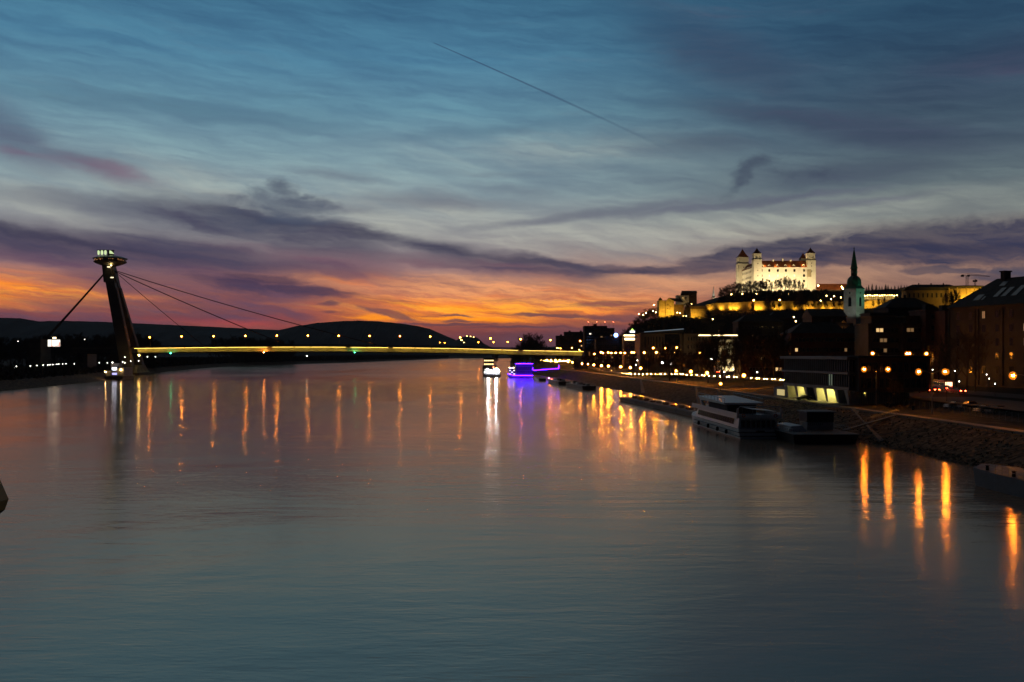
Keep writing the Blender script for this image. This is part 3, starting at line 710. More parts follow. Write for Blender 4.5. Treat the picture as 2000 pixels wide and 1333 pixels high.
# pylon: two legs joined above, leaning back over the left bank
zt, zb = 89.0, 2.0
def leg(sy):
    R = []
    for f, w, d in ((0, 9.6, 6.0), (.22, 9.2, 5.6), (.6, 8.0, 5.0), (.82, 7.2, 5.0), (1.0, 7.2, 5.0)):
        z = zb + (zt-zb)*f; xc = bx(262.5) + (bx(212.5)-bx(262.5))*f; yc = sy*(9.5*(1-f)**1.15 + 2.4)
        R.append([(xc-w/2, yc-d/2, z), (xc+w/2, yc-d/2, z), (xc+w/2, yc+d/2, z), (xc-w/2, yc+d/2, z)])
    return MB().rings(R)
pymat = mat('pylon_steel', (.13, .115, .105), .55, .3, vary=.2, scale=.12)
pymat2 = mat('pylon_edge', (.20, .12, .08), .6, .1, vary=.2, scale=.12)
for s in (-1, 1):
    lg = leg(s).build('pylon_leg', pymat, br)
    b = MB()
    for f0, f1 in ((.30, .80),):
        for f in (f0, f1):
            pass
    R = []
    for f in (.10, .35, .6, .80):
        z = zb+(zt-zb)*f; w = interp([(0, 9.6), (.22, 9.2), (.6, 8.0), (1, 7.2)], f); xc = bx(262.5)+(bx(212.5)-bx(262.5))*f; yc = s*(9.5*(1-f)**1.15+2.4)
        R.append([(xc+w/2, yc-2.0, z), (xc+w/2+.4, yc-2.0, z), (xc+w/2+.4, yc+2.0, z), (xc+w/2, yc+2.0, z)])
    MB().rings(R).build('edge_plate', pymat2, lg)
MB().hexa([(bx(214)-3.6, -3.2, 76), (bx(222)+3.9, -3.2, 76), (bx(222)+3.9, 3.2, 76), (bx(214)-3.6, 3.2, 76), (bx(210)-3.2, -3.6, 90), (bx(215)+3.4, -3.6, 90), (bx(215)+3.4, 3.6, 90), (bx(210)-3.2, 3.6, 90)]).build('pylon_head', pymat, br)
MB().hexa([(bx(256)-3, -14, 2), (bx(268)+5, -14, 2), (bx(268)+5, 14, 2), (bx(256)-3, 14, 2), (bx(256)-1, -10, 8), (bx(268)+3, -10, 8), (bx(268)+3, 10, 8), (bx(256)-1, 10, 8)]).build('pylon_foot', M['concrete'], br)
# saucer
sx = bx(215.3)
ms = mat('saucer_shell', (.16, .15, .13), .5, .4, vary=.15, scale=.4)
so = thing('saucer', None, None, (sx, 0, 0)); so.parent = br
z0 = bz(519)
body = MB(); body.lathe([(3.5, bz(521)), (7.5, bz(518.2)), (11.0, bz(515)), (12.6, bz(512.8)), (13.0, bz(511.8)), (12.5, bz(511.5))], 40)
body.build('saucer_underside', mat('saucer_under', (.42, .36, .22), .5, .2, vary=.15, scale=.4), so, True)
rb = MB()
for j in range(40):
    a = 2*pi*j/40; rb.tube([(4.2*cos(a), 4.2*sin(a), bz(520.6)), (7.6*cos(a), 7.6*sin(a), bz(518.3)), (11.1*cos(a), 11.1*sin(a), bz(515.1)), (12.9*cos(a), 12.9*sin(a), bz(512.6))], .07, 3)
rb.build('rib_ring', M['dark_metal'], so)
MB().lathe([(12.1, bz(511.4)), (12.1, bz(506.2))], 40).build('window_band', M['glass'], so)
fr = MB()
for j in range(40):
    a = 2*pi*j/40; fr.tube([(12.25*cos(a), 12.25*sin(a), bz(511.4)), (12.6*cos(a), 12.6*sin(a), bz(506.0))], .09, 3)
fr.lathe([(12.3, bz(511.5)), (12.3, bz(511.2))], 40)
fr.build('window_frame', M['dark_metal'], so)
for j in range(26):
    a = -pi/2 + rnd.uniform(-1.0, 1.35); r0 = 12.22; zc = bz(rnd.uniform(506.8, 510.2)); w_ = rnd.uniform(.15, .5)
    MB().hexa([(r0*cos(a), r0*sin(a), zc-.25), (r0*cos(a+w_/12), r0*sin(a+w_/12), zc-.25), ((r0+.06)*cos(a+w_/12), (r0+.06)*sin(a+w_/12), zc-.25), ((r0+.06)*cos(a), (r0+.06)*sin(a), zc-.25),
               (r0*cos(a), r0*sin(a), zc+.2), (r0*cos(a+w_/12), r0*sin(a+w_/12), zc+.2), ((r0+.06)*cos(a+w_/12), (r0+.06)*sin(a+w_/12), zc+.2), ((r0+.06)*cos(a), (r0+.06)*sin(a), zc+.2)]).build('window_light', G['saucer'], so)
MB().lathe([(12.9, bz(506.6)), (13.8, bz(505.6)), (13.2, bz(505.0)), (10.5, bz(502.6)), (6.5, bz(500.2)), (2.5, bz(499.0)), (.3, bz(498.7))], 40).build('saucer_roof', mat('saucer_roof', (.03, .07, .09), .35, .4), so, True)
# tall glass pods of the lookout standing on the roof
pods = MB(); lights = []
for i, (dx_, w_, z_a, z_b) in enumerate([(-9.0, 1.7, 500, 489.5), (-6.2, 2.0, 499.8, 489.3), (-3.3, 2.0, 499.6, 489.3)]):
    zA, zB = bz(z_a), bz(z_b)
    p = MB().lathe([(w_*.30, zA+.6), (w_*.46, zA+1.4), (w_*.46, zB-.7), (w_*.25, zB-.2)], 10, (dx_, -1.5, 0)).build('lookout_pod', G['podwhite'], so, True)
    MB().lathe([(w_*.7, zB-.1), (w_*.7, zB+.2)], 10, (dx_, -1.5, 0)).build('pod_cap', M['dark_metal'], p)
MB().box(-10.2, 2.6, -.6, 2.4, bz(490.2), bz(488.8)).build('lookout_roof', M['dark_metal'], so)
MB().box(-1.6, 2.4, -1.8, 1.6, bz(500), bz(489.6)).build('lift_house', M['dark_metal'], so)
MB().hexa([(.2, -2.2, bz(496.2)), (4.0, -2.2, bz(496.8)), (4.0, -1.85, bz(496.8)), (.2, -1.85, bz(496.2)), (.2, -2.2, bz(490)), (1.6, -2.2, bz(491)), (1.6, -1.85, bz(491)), (.2, -1.85, bz(490))]).build('lit_panel', G['podwhite'], so)
for (px_, py_) in ((224.2, 519.5),):
    MB().ball((bx(224)-sx, -7.3, bz(520.3)), .5, 8, 5, .6).build('under_lamp', glow('under_lamp', (1, .75, .3), 25), so, True)
for (px_, py_) in ((218, 523.0), (224.5, 543.5)):
    MB().box(bx(px_)-sx-1.1, bx(px_)-sx+1.1, -6.2, -5.7, bz(py_)-.35, bz(py_)+.35).build('pylon_lamp', glow('pylon_lamp', (1, .85, .5), 2.2), so)
# cables
def cable(x0, z0_, x1, z1_, y0, y1, r, name='cable', sag=1.0):
    pts = []
    for i in range(9):
        f = i/8; pts.append((x0+(x1-x0)*f, y0+(y1-y0)*f, z0_+(z1_-z0_)*f - sag*4*f*(1-f)))
    MB().tube(pts, r, 5).build(name, mat('cable', (.035, .028, .026), .6, .3), br)
ax_, az_ = bx(224), bz(528.5)
MB().hexa([(bx(219), -2.5, bz(531)), (bx(228), -1.5, bz(531.5)), (bx(228), 1.5, bz(531.5)), (bx(219), 2.5, bz(531)), (bx(219), -2.5, bz(525)), (bx(223), -1.5, bz(527)), (bx(223), 1.5, bz(527)), (bx(219), 2.5, bz(525))]).build('saddle', M['dark_metal'], br)
cable(bx(225), bz(528.8), bx(735), bz(673.5), 0, 0, .33, sag=2.2)
cable(bx(225), bz(530.5), bx(556), bz(672.5), 0, 0, .36, sag=1.2)
cable(bx(226), bz(532), bx(398), bz(676), 0, 0, .24, sag=.6)
for dy in (-1.0, 1.0):
    cable(bx(204), bz(534.5), bx(88), bz(664), dy*.6, dy*1.6, .5, 'back_stay', .3)
MB().box(bx(80)-6, bx(80)+4, -9, 9, 2, bz(663)).build('anchor_block', M['dark_concrete'], br)
for px_ in (545, 733):     # orange warning sleeves low on the cables
    z_ = deck_z(bx(px_))+1
MB().box(bx(1128)-3, bx(1128)+3, -9, 9, -3, 15.6).build('pier', M['concrete'], br)
MB().box(bx(1215)-2, bx(1215)+2, -9, 9, 2, 15.2).build('pier', M['dark_concrete'], br)
MB().box(bx(175)-2, bx(175)+2, -9, 9, 2, 17.5).build('pier', M['hull'], br)
# signal lights hung below the girder
for px_, py_, g_, lb, nm in ((341, 690.5, 'green', 'green navigation light below the bridge girder nearest the pylon', 'navigation_light'), (521, 688.5, 'redsig', 'orange red navigation light below the bridge girder', 'navigation_light'),
                         (696.5, 688.5, 'green', 'green navigation light below mid bridge, right of the orange one', 'navigation_light'), (604, 695.5, 'small', 'small white navigation light hung low under mid bridge', 'navigation_light')):
    x = bx(px_); t = thing(nm, lb, 'signal light', (x, BY-9.6, bz(py_)))
    MB().ball((0, 0, 0), .42, 6, 4).build('lens', G[g_], t, True)
    MB().tube([(0, 0, .3), (0, .3, deck_z(x)-3.9-bz(py_))], .06, 4).build('bracket', M['dark_metal'], t)
# deck lamps
proto = arm_lamp('bridge_lamp', 9.6, .42, G['bridge'], ((0, -1),), 1.6)
LX = [229.6, 292.6, 355, 417.5, 479.5, 541, 601.5, 662, 722, 781, 840.5, 899, 958, 1017, 1075, 1133]
for i, px in enumerate(LX):
    x = bx(px); zz_ = deck_z(x)+1.0 if i else 22.4
    c = copy_to(proto, (x, BY+1.0, zz_), 0, nth(i)+' street lamp from the left end of the bridge deck', None, 'street lamps along the bridge deck')
    set_height(c, bz(interp([(229, 661), (355, 658), (541, 656), (722, 656.5), (841, 658), (958, 661.5), (1133, 666.5)], px))-zz_, 9.6)
drop(proto)
# ================================================================ castle on its hill
def spot(name, loc, target, power, rgb, size=70, blend=.6, rad=.3, label=None, cat='floodlight', group=None, housing=True):
    """a real floodlight: a housing standing on the ground with its lamp"""
    t = thing(name, label, cat, loc, 0, group)
    d = (Vector(target)-Vector(loc)).normalized()
    if housing:
        q = d.to_track_quat('-Z', 'Y')
        h = MB().lathe([(.18, .35), (.34, .1), (.38, -.25)], 8); ho = h.build('housing', M['dark_metal'], t); ho.rotation_mode = 'QUATERNION'; ho.rotation_quaternion = q; ho.location = (0, 0, .6)
        MB().tube([(0, 0, -.6), (0, 0, .35)], .06, 5).build('post', M['dark_metal'], t)
    l = bpy.data.lights.new('spot', 'SPOT'); l.energy = power; l.color = rgb; l.spot_size = radians(size); l.spot_blend = blend; l.shadow_soft_size = rad
    o = bpy.data.objects.new('spot_beam', l); C.objects.link(o); o.parent = t; o.location = Vector((0, 0, .6))+d*.5; o.rotation_mode = 'QUATERNION'; o.rotation_quaternion = d.to_track_quat('-Z', 'Y')
    return t
KX, KY, KZ = 279.0, 1150.0, 84.0
W_, D_ = 70.0, 74.0
ca = thing('castle', 'large white floodlit castle with four corner towers and red roofs on the hilltop', 'castle', (KX, KY, KZ))
EV = 116.5-KZ
wl = MB().box(0, W_, 0, 14, -6, EV).box(0, 13, 14, D_-14, -6, EV).box(W_-13, W_, 14, D_-14, -6, EV).box(0, W_+10, D_-14, D_, -6, EV)
wl.build('wall', M['plaster'], ca)
MB().box(-.4, W_+.4, -.5, -.002, EV-.5, EV+.3).box(-.5, -.002, .02, D_, EV-.5, EV+.3).build('eaves', M['plaster'], ca)
# roofs: four gabled wings
def wing(x0, x1, y0, y1, axis, z, h):
    r = MB()
    if axis == 'x':
        ym = (y0+y1)/2; r.quad((x0, y0, z), (x1, y0, z), (x1-4, ym, z+h), (x0+4, ym, z+h)); r.quad((x1, y1, z), (x0, y1, z), (x0+4, ym, z+h), (x1-4, ym, z+h)); r.quad((x0, y1, z), (x0, y0, z), (x0+4, ym, z+h)); r.quad((x1, y0, z), (x1, y1, z), (x1-4, ym, z+h)); r.quad((x0, y0, z), (x0, y1, z), (x1, y1, z), (x1, y0, z))
    else:
        xm = (x0+x1)/2; r.quad((x0, y1, z), (x0, y0, z), (xm, y0+4, z+h), (xm, y1-4, z+h)); r.quad((x1, y0, z), (x1, y1, z), (xm, y1-4, z+h), (xm, y0+4, z+h)); r.quad((x0, y0, z), (x1, y0, z), (xm, y0+4, z+h)); r.quad((x1, y1, z), (x0, y1, z), (xm, y1-4, z+h)); r.quad((x0, y0, z), (x0, y1, z), (x1, y1, z), (x1, y0, z))
    return r
def mer(r, q):
    b = len(r.v); r.v += q.v; r.f += [tuple(i+b for i in f) for f in q.f]
for a in ((-.6, W_+.6, -.7, 14.6, 'x'), (-.62, 13.6, 1, D_-1, 'y'), (W_-13.6, W_+.62, 1, D_-1, 'y'), (-.6, W_+10.6, D_-14.6, D_+.7, 'x')):
    wing(*a, EV+.31, 8.2 if a[4] == 'x' else 7.9).build('roof', M['tile'], ca)
# towers
def tower(name, x, y, w, zt_, cone, zbat, parent, gable=False):
    t = thing(name, None, None, (x, y, 0)); t.parent = parent
    MB().box(-w/2, w/2, -w/2, w/2, -6, zbat).build('shaft', M['plaster'], t)
    MB().box(-w/2-.45, w/2+.45, -w/2-.45, w/2+.45, zbat, zbat+.55).build('ledge', M['darkwall'], t)
    MB().box(-w/2+.5, w/2-.5, -w/2+.5, w/2-.5, zbat+.55, zt_).build('upper_storey', M['plaster'], t)
    MB().box(-w/2+.1, w/2-.1, -w/2+.1, w/2-.1, zt_, zt_+.5).build('cornice', M['plaster'], t)
    c = MB().rings([[(sx_*w*.47, sy_*w*.47, zt_+.5) for sx_, sy_ in ((-1, -1), (1, -1), (1, 1), (-1, 1))], [(sx_*w*.2, sy_*w*.2, zt_+.5+cone*.52) for sx_, sy_ in ((-1, -1), (1, -1), (1, 1), (-1, 1))], [(sx_*.06, sy_*.06, zt_+.5+cone) for sx_, sy_ in ((-1, -1), (1, -1), (1, 1), (-1, 1))]])
    c.build('spire', M['tile'], t)
    MB().tube([(0, 0, zt_+cone+.3), (0, 0, zt_+cone+2.2)], .09, 5).build('finial', M['dark_metal'], t)
    return t
T1 = tower('tower', 3.9, 3.7, 9.4, 132.2-KZ, 6.6, 126-KZ, ca)
T2 = tower('tower', 65.8, 3.7, 9.6, 132.6-KZ, 6.6, 125-KZ, ca)
T3 = tower('tower', 2.0, D_-6.5, 13.0, 134-KZ, 10.4, 126.5-KZ, ca)
T4 = tower('tower', 76.5, D_-4, 8.6, 132.5-KZ, 7.5, 128-KZ, ca)
for t, f, zz0 in ((T1, -4.7, (121-KZ, 113-KZ, 107-KZ)), (T2, -4.8, (121.5-KZ, 118-KZ, 112.2-KZ))):
    for z in zz0: window(t, 0, f, z, 0, .9, 1.2, mull=0)
    for x in (-2, 2): window(t, x, f+.5, 129-KZ, 0, .9, 1.1, mull=0)
    pe = MB(); pe.quad((-3, f-.1, 126.2-KZ), (3, f-.1, 126.2-KZ), (0, f-.1, 128-KZ)); pe.quad((0, f+.3, 128-KZ), (3, f+.3, 126.2-KZ), (-3, f+.3, 126.2-KZ)); pe.build('pediment', M['plaster'], t)
for z in (122-KZ, 114-KZ): window(T3, 0, -6.5, z, 0, 1.0, 1.5, mull=0)
for z in (121-KZ, 112-KZ): window(T3, -6.5, 0, z, -pi/2, 1.0, 1.5, mull=0)
cols = [(px-1000)/F*KY - KX for px in (1487.3, 1502.6, 1519.2, 1535, 1551.6, 1570.3)]
for j, py in enumerate((528.8, 538.8, 549.6)):
    z = CH+(HY-py)/F*KY-KZ
    for i, x in enumerate(cols):
        if j == 2 and i == 0: continue
        pane = G['winwarm'] if (j == 1 and 0 < i < 5) else None
        window(ca, x, 0, z, 0, 2.2, 2.9, pane, M['darkwall'])
g_ = MB().box(cols[0]-1.3, cols[0]+2.2, -.2, .05, CH+(HY-553.5)/F*KY-KZ, CH+(HY-544)/F*KY-KZ).build('gateway', M['dark_concrete'], ca)
MB().box((1576-1000)/F*KY-KX, (1584-1000)/F*KY-KX, -.06-1.1, .0-1.05, CH+(HY-541.5)/F*KY-KZ, CH+(HY-526.5)/F*KY-KZ).build('bare_patch', M['stone'], ca)
for j, z in enumerate((113-KZ, 106.5-KZ, 99.5-KZ)):
    for i in range(8):
        window(ca, 0, 11+i*6.6, z, -pi/2, 1.9, 2.6, None, M['darkwall'])
# dormers on the front and left roofs
dm = MB().box(-1.25, 1.25, -.2, 2.6, 0, 1.6); dm.rings([[(1.25*cos(a), y, 1.6+.95*sin(a)) for a in [pi*q/6 for q in range(7)]] for y in (-.2, 2.6)])
for px in (1489.5, 1502.5, 1518.3, 1534.2, 1550.4, 1570):
    x = (px-1000)/F*KY-KX; d_ = MB(); d_.v = [(v[0], v[1], v[2]) for v in dm.v]; d_.f = dm.f
    o = d_.build('dormer', M['plaster'], ca); o.location = (x, 1.0, EV+1.1); MB().box(-.55, .55, -.28, -.2, .4, 1.7).build('pane', M['glass'], o)
for i in range(6):
    d_ = MB(); d_.v = list(dm.v); d_.f = dm.f; o = d_.build('dormer', M['plaster'], ca); o.location = (1.2, 14+i*8, EV+1.1); o.rotation_euler = (0, 0, -pi/2)
    MB().box(-.55, .55, -.28, -.2, .4, 1.7).build('pane', M['glass'], o)
for px, h in ((1531.5, 4.0), (1513, 2.0), (1547, 1.6)):
    x = (px-1000)/F*KY-KX; MB().box(x-.8, x+.8, 6, 7.6, EV+5.5, EV+8.0+h*.6).box(x-1.0, x+1.0, 5.8, 7.8, EV+8+h*.6, EV+8.4+h*.6).build('chimney', M['plaster'], ca)
# floodlights of the castle
FG = 'floodlights around the castle'
for i, (x, y, tx_, ty_, tz_, pw) in enumerate([(286, 1120, 284, 1150, 96, 56000), (300, 1118, 300, 1150, 98, 72000), (318, 1117, 318, 1150, 98, 52000), (336, 1118, 338, 1150, 100, 38000), (349, 1121, 348, 1150, 106, 24000),
        (252, 1150, 279, 1165, 100, 42000), (250, 1185, 279, 1195, 102, 38000), (256, 1206, 280, 1214, 110, 36000)]):
    spot('floodlight', (x, y, ground_z(x, y)), (tx_, ty_, tz_), pw, (1, .74, .36), 105, .8, .4, ('floodlight at the foot of the castle front, ' if i < 5 else 'floodlight beside the castle side wall, ')+nth(i if i < 5 else i-5)+' from the left', 'floodlight', FG)
for i, (x, pw) in enumerate(((290, 900), (303, 1300), (318, 900), (334, 1500))):
    spot('roof_floodlight', (x, 1148.6, 117.2), (x+5, 1156, 121), pw, (1, .55, .15), 150, 1, .2, 'small amber floodlight on the castle eaves, '+nth(i)+' from the left', 'floodlight', 'amber floodlights on the castle eaves')

for x, y, z, tx_, ty_, tz_, pw, lb in ((KX+12, 1157, 125.5, KX+3.9, 1153.7, 136, 1500, 'small floodlight on the castle roof aimed at the front left tower top'), (KX+57, 1157, 125.5, KX+65.8, 1153.7, 136, 1500, 'small floodlight on the castle roof aimed at the front right tower top'),
        (KX+2, 1141, KZ+1, KX+3.9, 1153, 134, 9000, 'narrow floodlight below the front left castle tower'), (KX+66, 1138, KZ+1, KX+65.8, 1153, 134, 9000, 'narrow floodlight below the front right castle tower')):
    spot('roof_floodlight' if pw < 2000 else 'tower_floodlight', (x, y, z), (tx_, ty_, tz_), pw, (1, .66, .28), 70 if pw < 2000 else 26, .6, .2, lb, 'floodlight')
# ---------------------------------------------------------------- lower fortress walls
def wall_run(name, label, pts, thick, hgt, m, parent=None, group=None):
    b = MB()
    for (x0, y0, z0_, h0), (x1, y1, z1_, h1) in zip(pts, pts[1:]):
        b.hexa([(x0, y0, z0_-6), (x1, y1, z1_-6), (x1, y1+thick, z1_-6), (x0, y0+thick, z0_-6), (x0, y0+.4, h0), (x1, y1+.4, h1), (x1, y1+thick, h1), (x0, y0+thick, h0)])
    t = thing(name, label, 'wall'); b.build('masonry', m, t)
    c = MB()
    for (x0, y0, z0_, h0), (x1, y1, z1_, h1) in zip(pts, pts[1:]):
        c.hexa([(x0, y0+.2, h0), (x1, y1+.2, h1), (x1, y1+thick+.2, h1), (x0, y0+thick+.2, h0), (x0, y0+.2, h0+.5), (x1, y1+.2, h1+.5), (x1, y1+thick+.2, h1+.5), (x0, y0+thick+.2, h0+.5)])
    c.build('coping', m, t); return t
def WZ(px, py, Y): p = at(px, py, Y); return p.x, Y, p.z
wp = [(1379, 606, 596.5, 1035), (1396, 607, 593.5, 1036), (1440, 606, 591.5, 1042), (1471, 605, 590.5, 1044), (1473, 605, 589.5, 1041), (1520, 605, 589.5, 1044), (1575, 605, 589.5, 1046), (1620, 604, 590, 1050), (1690, 603, 590, 1052)]
fw = wall_run('fortress_wall', 'long amber lit fortress wall running below the castle', [(at(a, b_, Y).x, Y, at(a, b_, Y).z, at(a, c_, Y).z) for a, b_, c_, Y in wp], 3, 0, M['stone'])
AMB = (1, .50, .035)
def wall_y(px): return interp([(a, Y) for a, b_, c_, Y in wp], px)
for i, (px, Y, pw) in enumerate([(1389, 1032, 2200), (1411, 1034, 4200), (1430, 1035, 5200), (1440, 1035, 5000), (1480, 1034, 5600), (1488, 1035, 3600), (1516, 1037, 2600), (1527, 1037, 2600), (1555, 1039, 2000), (1578, 1040, 3600), (1590, 1041, 2000), (1610, 1042, 2600), (1626, 1044, 2600), (1644, 1045, 1400)]):
    Y = wall_y(px); p = at(px, 605, Y-3.4); spot('floodlight', (p.x, Y-3.4, p.z-.3), (p.x, Y+1, p.z+3.2), pw*.78, AMB, 150, .9, .3, 'ground floodlight at the foot of the long fortress wall, '+nth(i)+' from the left', 'floodlight', 'amber floodlights at the foot of the fortress wall')
# gatehouse at the left end
gh = thing('gatehouse', 'amber lit gatehouse with gabled roof at the left end of the hilltop walls', 'building', (at(1287, 614, 1050).x, 1050, 58))
def L(px): return (px-1287)/F*1050
def Z(py): return CH+(HY-py)/F*1050-58
MB().box(L(1287), L(1300), 0, 14, -8, Z(587)).build('bastion', M['stone'], gh)
MB().box(L(1300.2), L(1316), -1.5, 14, -8, Z(589)).build('wall', M['stone'], gh)
b = MB(); b.quad((L(1299), -1.7, Z(589)), (L(1317), -1.7, Z(589)), (L(1305.5), -1.7, Z(582.5))); b.quad((L(1299), -1.3, Z(589)), (L(1305.5), -1.3, Z(582.5)), (L(1317), -1.3, Z(589))); b.build('gable', M['stone'], gh)
b = MB(); b.quad((L(1305.5), -2, Z(582.3)), (L(1317), -2, Z(589.2)), (L(1338), 9, Z(590)), (L(1333), 12, Z(582.6))); b.quad((L(1298.5), -2, Z(589.5)), (L(1305.5), -2, Z(582.3)), (L(1333), 12, Z(582.6)), (L(1298.5), 14, Z(589))); b.build('roof', M['darkroof'], gh)
MB().box(L(1316.2), L(1336), 1, 16, -8, Z(596)).build('lower_wing', M['brownwall'], gh)
b = MB().box(L(1316.2), L(1338), .5, 17, Z(596), Z(595)); b.build('wing_roof', M['darkroof'], gh)
tr = MB().lathe([(1.5, Z(589)), (1.9, Z(587)), (1.9, Z(584.6)), (2.2, Z(584.5)), (1.0, Z(582.8)), (.5, Z(582.3)), (.1, Z(581))], 10, (L(1290.2), 2, 0)); tr.build('turret', M['dark_concrete'], gh)
for px, py in ((1304, 596), (1310, 600), (1303, 603)): window(gh, L(px), -1.5, Z(py), 0, .8, 1.1, mull=0)
for px, py in ((1321, 604), (1327, 604), (1332, 604)): window(gh, L(px), 1, Z(py), 0, .8, 1.1, mull=0)
for i, (px, y, pw, tz_) in enumerate([(1291, -9, 4800, 602), (1306, -10, 3000, 603), (1312, -9, 2600, 603), (1326, -8, 900, 605), (1339, -8, 1300, 610)]):
    spot('floodlight', (gh.location.x+L(px), 1050+y, ground_z(gh.location.x+L(px), 1050+y)), (gh.location.x+L(px), 1052, 58+Z(tz_)), pw*2.0, AMB, 130, .9, .3, 'floodlight before the hilltop gatehouse, '+nth(i)+' from the left', 'floodlight', 'floodlights below the gatehouse')
# square bastion
p = at(1349, 625, 1030)
ba = thing('bastion', 'square stone bastion with ribbed parapet lit amber, between gatehouse and long wall', 'bastion', (p.x, 1030, p.z))
bw, bh = (1379.5-1349)/F*1030, (625-598)/F*1030
b = MB(); b.box(0, bw, 0, 12, -8, bh*.78)
for i in range(7): b.box(bw*i/7+.3, bw*i/7+.8, -.35, -.002, -8, bh*.78)
b.build('wall', M['stone'], ba); MB().box(-.3, bw+.3, -.5, 12.3, bh*.78, bh).build('parapet', M['brownwall'], ba)
MB().box(bw*.62, bw*.78, -.1, .02, -1, 3.2).build('doorway', M['dark_concrete'], ba)
for i, (px, pw) in enumerate([(1352, 2600), (1361, 3600), (1371, 2200), (1377, 1800)]):
    x = at(px, 625, 1022).x; spot('floodlight', (x, 1022, ground_z(x, 1022)), (x, 1031, p.z+5), pw*1.5, AMB, 130, .9, .3, 'floodlight at the foot of the square bastion, '+nth(i)+' from the left', 'floodlight', 'floodlights below the bastion')
# house above
p = at(1322, 589, 1075)
hh = building('hill_house', 'pale house with flat dark roof on the slope above the gatehouse', 'house', (p.x, 1075, p.z-2), 0, 13, 9, (589-577.5)/F*1075+2, M['plaster'], 1, 3, 1.6, 1.2, 3.5, {(1, 0): G['winwarm']}, roof='flat', cornice=False)
p2 = at(1334, 580, 1082)
hh2 = building('hill_house', 'dark roofed house stepping up the slope behind the pale one', 'house', (p2.x, 1082, p2.z-4), 0, 15, 10, 8.2, M['brownwall'], 1, 3, 1.2, 1.2, 3, {}, roof='gable', roofh=2.6, cornice=False)
spot('floodlight', (p.x+5, 1066, ground_z(p.x+5, 1066)+2), (p.x+7, 1075, p.z+4), 900, (1, .8, .45), 120, .9, .3, 'floodlight facing the pale house above the gatehouse', 'floodlight')
ob = thing('obelisk', 'thin pointed obelisk lit white among dark trees at the left of the castle', 'obelisk', (at(1393.5, 578, 1090).x, 1090, at(1393, 576, 1090).z))
MB().rings([[(-1.3, -1.3, -3), (1.3, -1.3, -3), (1.3, 1.3, -3), (-1.3, 1.3, -3)], [(-.06, -.06, 9.4), (.06, -.06, 9.4), (.06, .06, 9.4), (-.06, .06, 9.4)]]).build('shaft', M['plaster'], ob)
MB().box(-2, 2, -2, 2, -4, -3).build('plinth', M['stone'], ob)
spot('floodlight', (ob.location.x, 1080, ground_z(ob.location.x, 1080)+2), (ob.location.x, 1090, ob.location.z+4), 16000, (1, .92, .75), 60, .6, .3, 'floodlight aimed at the thin white obelisk', 'floodlight')
# low range east of the castle, with bright lamps
p = at(1600, 580, 1180)
er = building('long_hall', 'long low hall with dark red roof behind the castle, right of its last tower', 'building', (p.x, 1180, p.z-4), 0, 40, 14, (580-566)/F*1180+4, M['brownwall'], 1, 8, 1.2, 1.6, 5, {}, roof='gable', roofh=(566-554)/F*1180, roofmat=M['tile'], cornice=False)
p = at(1589, 578, 1165)
building('annex', 'small annex with red roof and white wall against the right castle tower', 'building', (p.x, 1165, p.z-4), 0, 7.2, 8, 9.0, M['plaster'], 1, 2, 1.2, 1.8, 4, {}, roof='gable', roofh=3.2, roofmat=M['tile'], cornice=False)
# terrace pavilion with a bright row of lights
p = at(1688, 586, 1050)
tp = thing('terrace_pavilion', 'long open pavilion glowing with a row of bright lights on a terrace', 'pavilion', (p.x, 1050, p.z))
tw = (1755-1688)/F*1050
MB().box(0, tw, 0, 10, -.6, 0).build('floor', M['stone'], tp); MB().box(-.5, tw+.5, -.5, 10.5, 5.3, 5.9).build('roof', M['dark_concrete'], tp)
MB().box(0, tw, 9.5, 10, 0, 5.3).build('back_wall', M['plaster'], tp)
for i in range(16): MB().box(tw*i/15-.12, tw*i/15+.12, 0, .24, 0, 5.3).build('column', M['stone'], tp)
for i in range(14): MB().ball((tw*(i+.5)/14, 1.4, 4.4+(i % 3)*.3), .33, 6, 4).build('lamp', glow('pavilion_lamp', WARM, 85), tp, True)
wall_run('terrace_wall', 'sloping amber lit retaining wall under the bright terrace pavilion', [(at(a, b_, 1044).x, 1044, at(a, b_, 1044).z, at(a, c_, 1044).z) for a, b_, c_ in ((1686, 599, 592.5), (1700, 599, 587.5), (1722, 599, 588), (1756, 597, 588))], 3, 0, M['stone'])
for i, px in enumerate((1692, 1702, 1712, 1722, 1738)):
    q = at(px, 598, 1036); spot('floodlight', (q.x, 1036, q.z-1), (q.x, 1046, q.z+4), 3600 if i < 4 else 1800, AMB, 140, .9, .3, 'floodlight at the foot of the terrace wall, '+nth(i)+' from the left', 'floodlight', 'floodlights below the terrace wall')
# parliament with curved amber wall
q = at(1845, 592, 1000)
pa = thing('round_hall', 'round fronted hall with glowing amber wall and wide flat roof below the tower cranes', 'building', (at(1888, 592, 1010).x, 1022, q.z-4))
R0 = 17.0; n_ = 28
hz = lambda py: CH+(HY-py)/F*1005-(q.z-4)
am = mat('amber_plaster', (.62, .46, .22), .9, vary=.12, scale=.3)
MB().lathe([(R0, -6), (R0, hz(563.5))], n_).build('drum', am, pa)
MB().lathe([(R0+1.2, hz(563.4)), (R0+5.5, hz(560.2)), (R0+5.5, hz(558.5)), (R0*.4, hz(556.5))], n_).build('roof', M['darkroof'], pa)
for a in range(8):
    an = -pi*.95 + a*pi*.9/7; MB().lathe([(.5, -6), (.5, hz(562))], 8, ((R0+3.4)*cos(an), (R0+3.4)*sin(an), 0)).build('column', am, pa)
MB().box(-58, -R0+1.5, -5, 8, -6, hz(566)).build('side_wing', M['ochre'], pa); MB().box(-60, -R0+1.5, -6.5, 9, hz(565.9), hz(560)).build('wing_roof', M['darkroof'], pa)
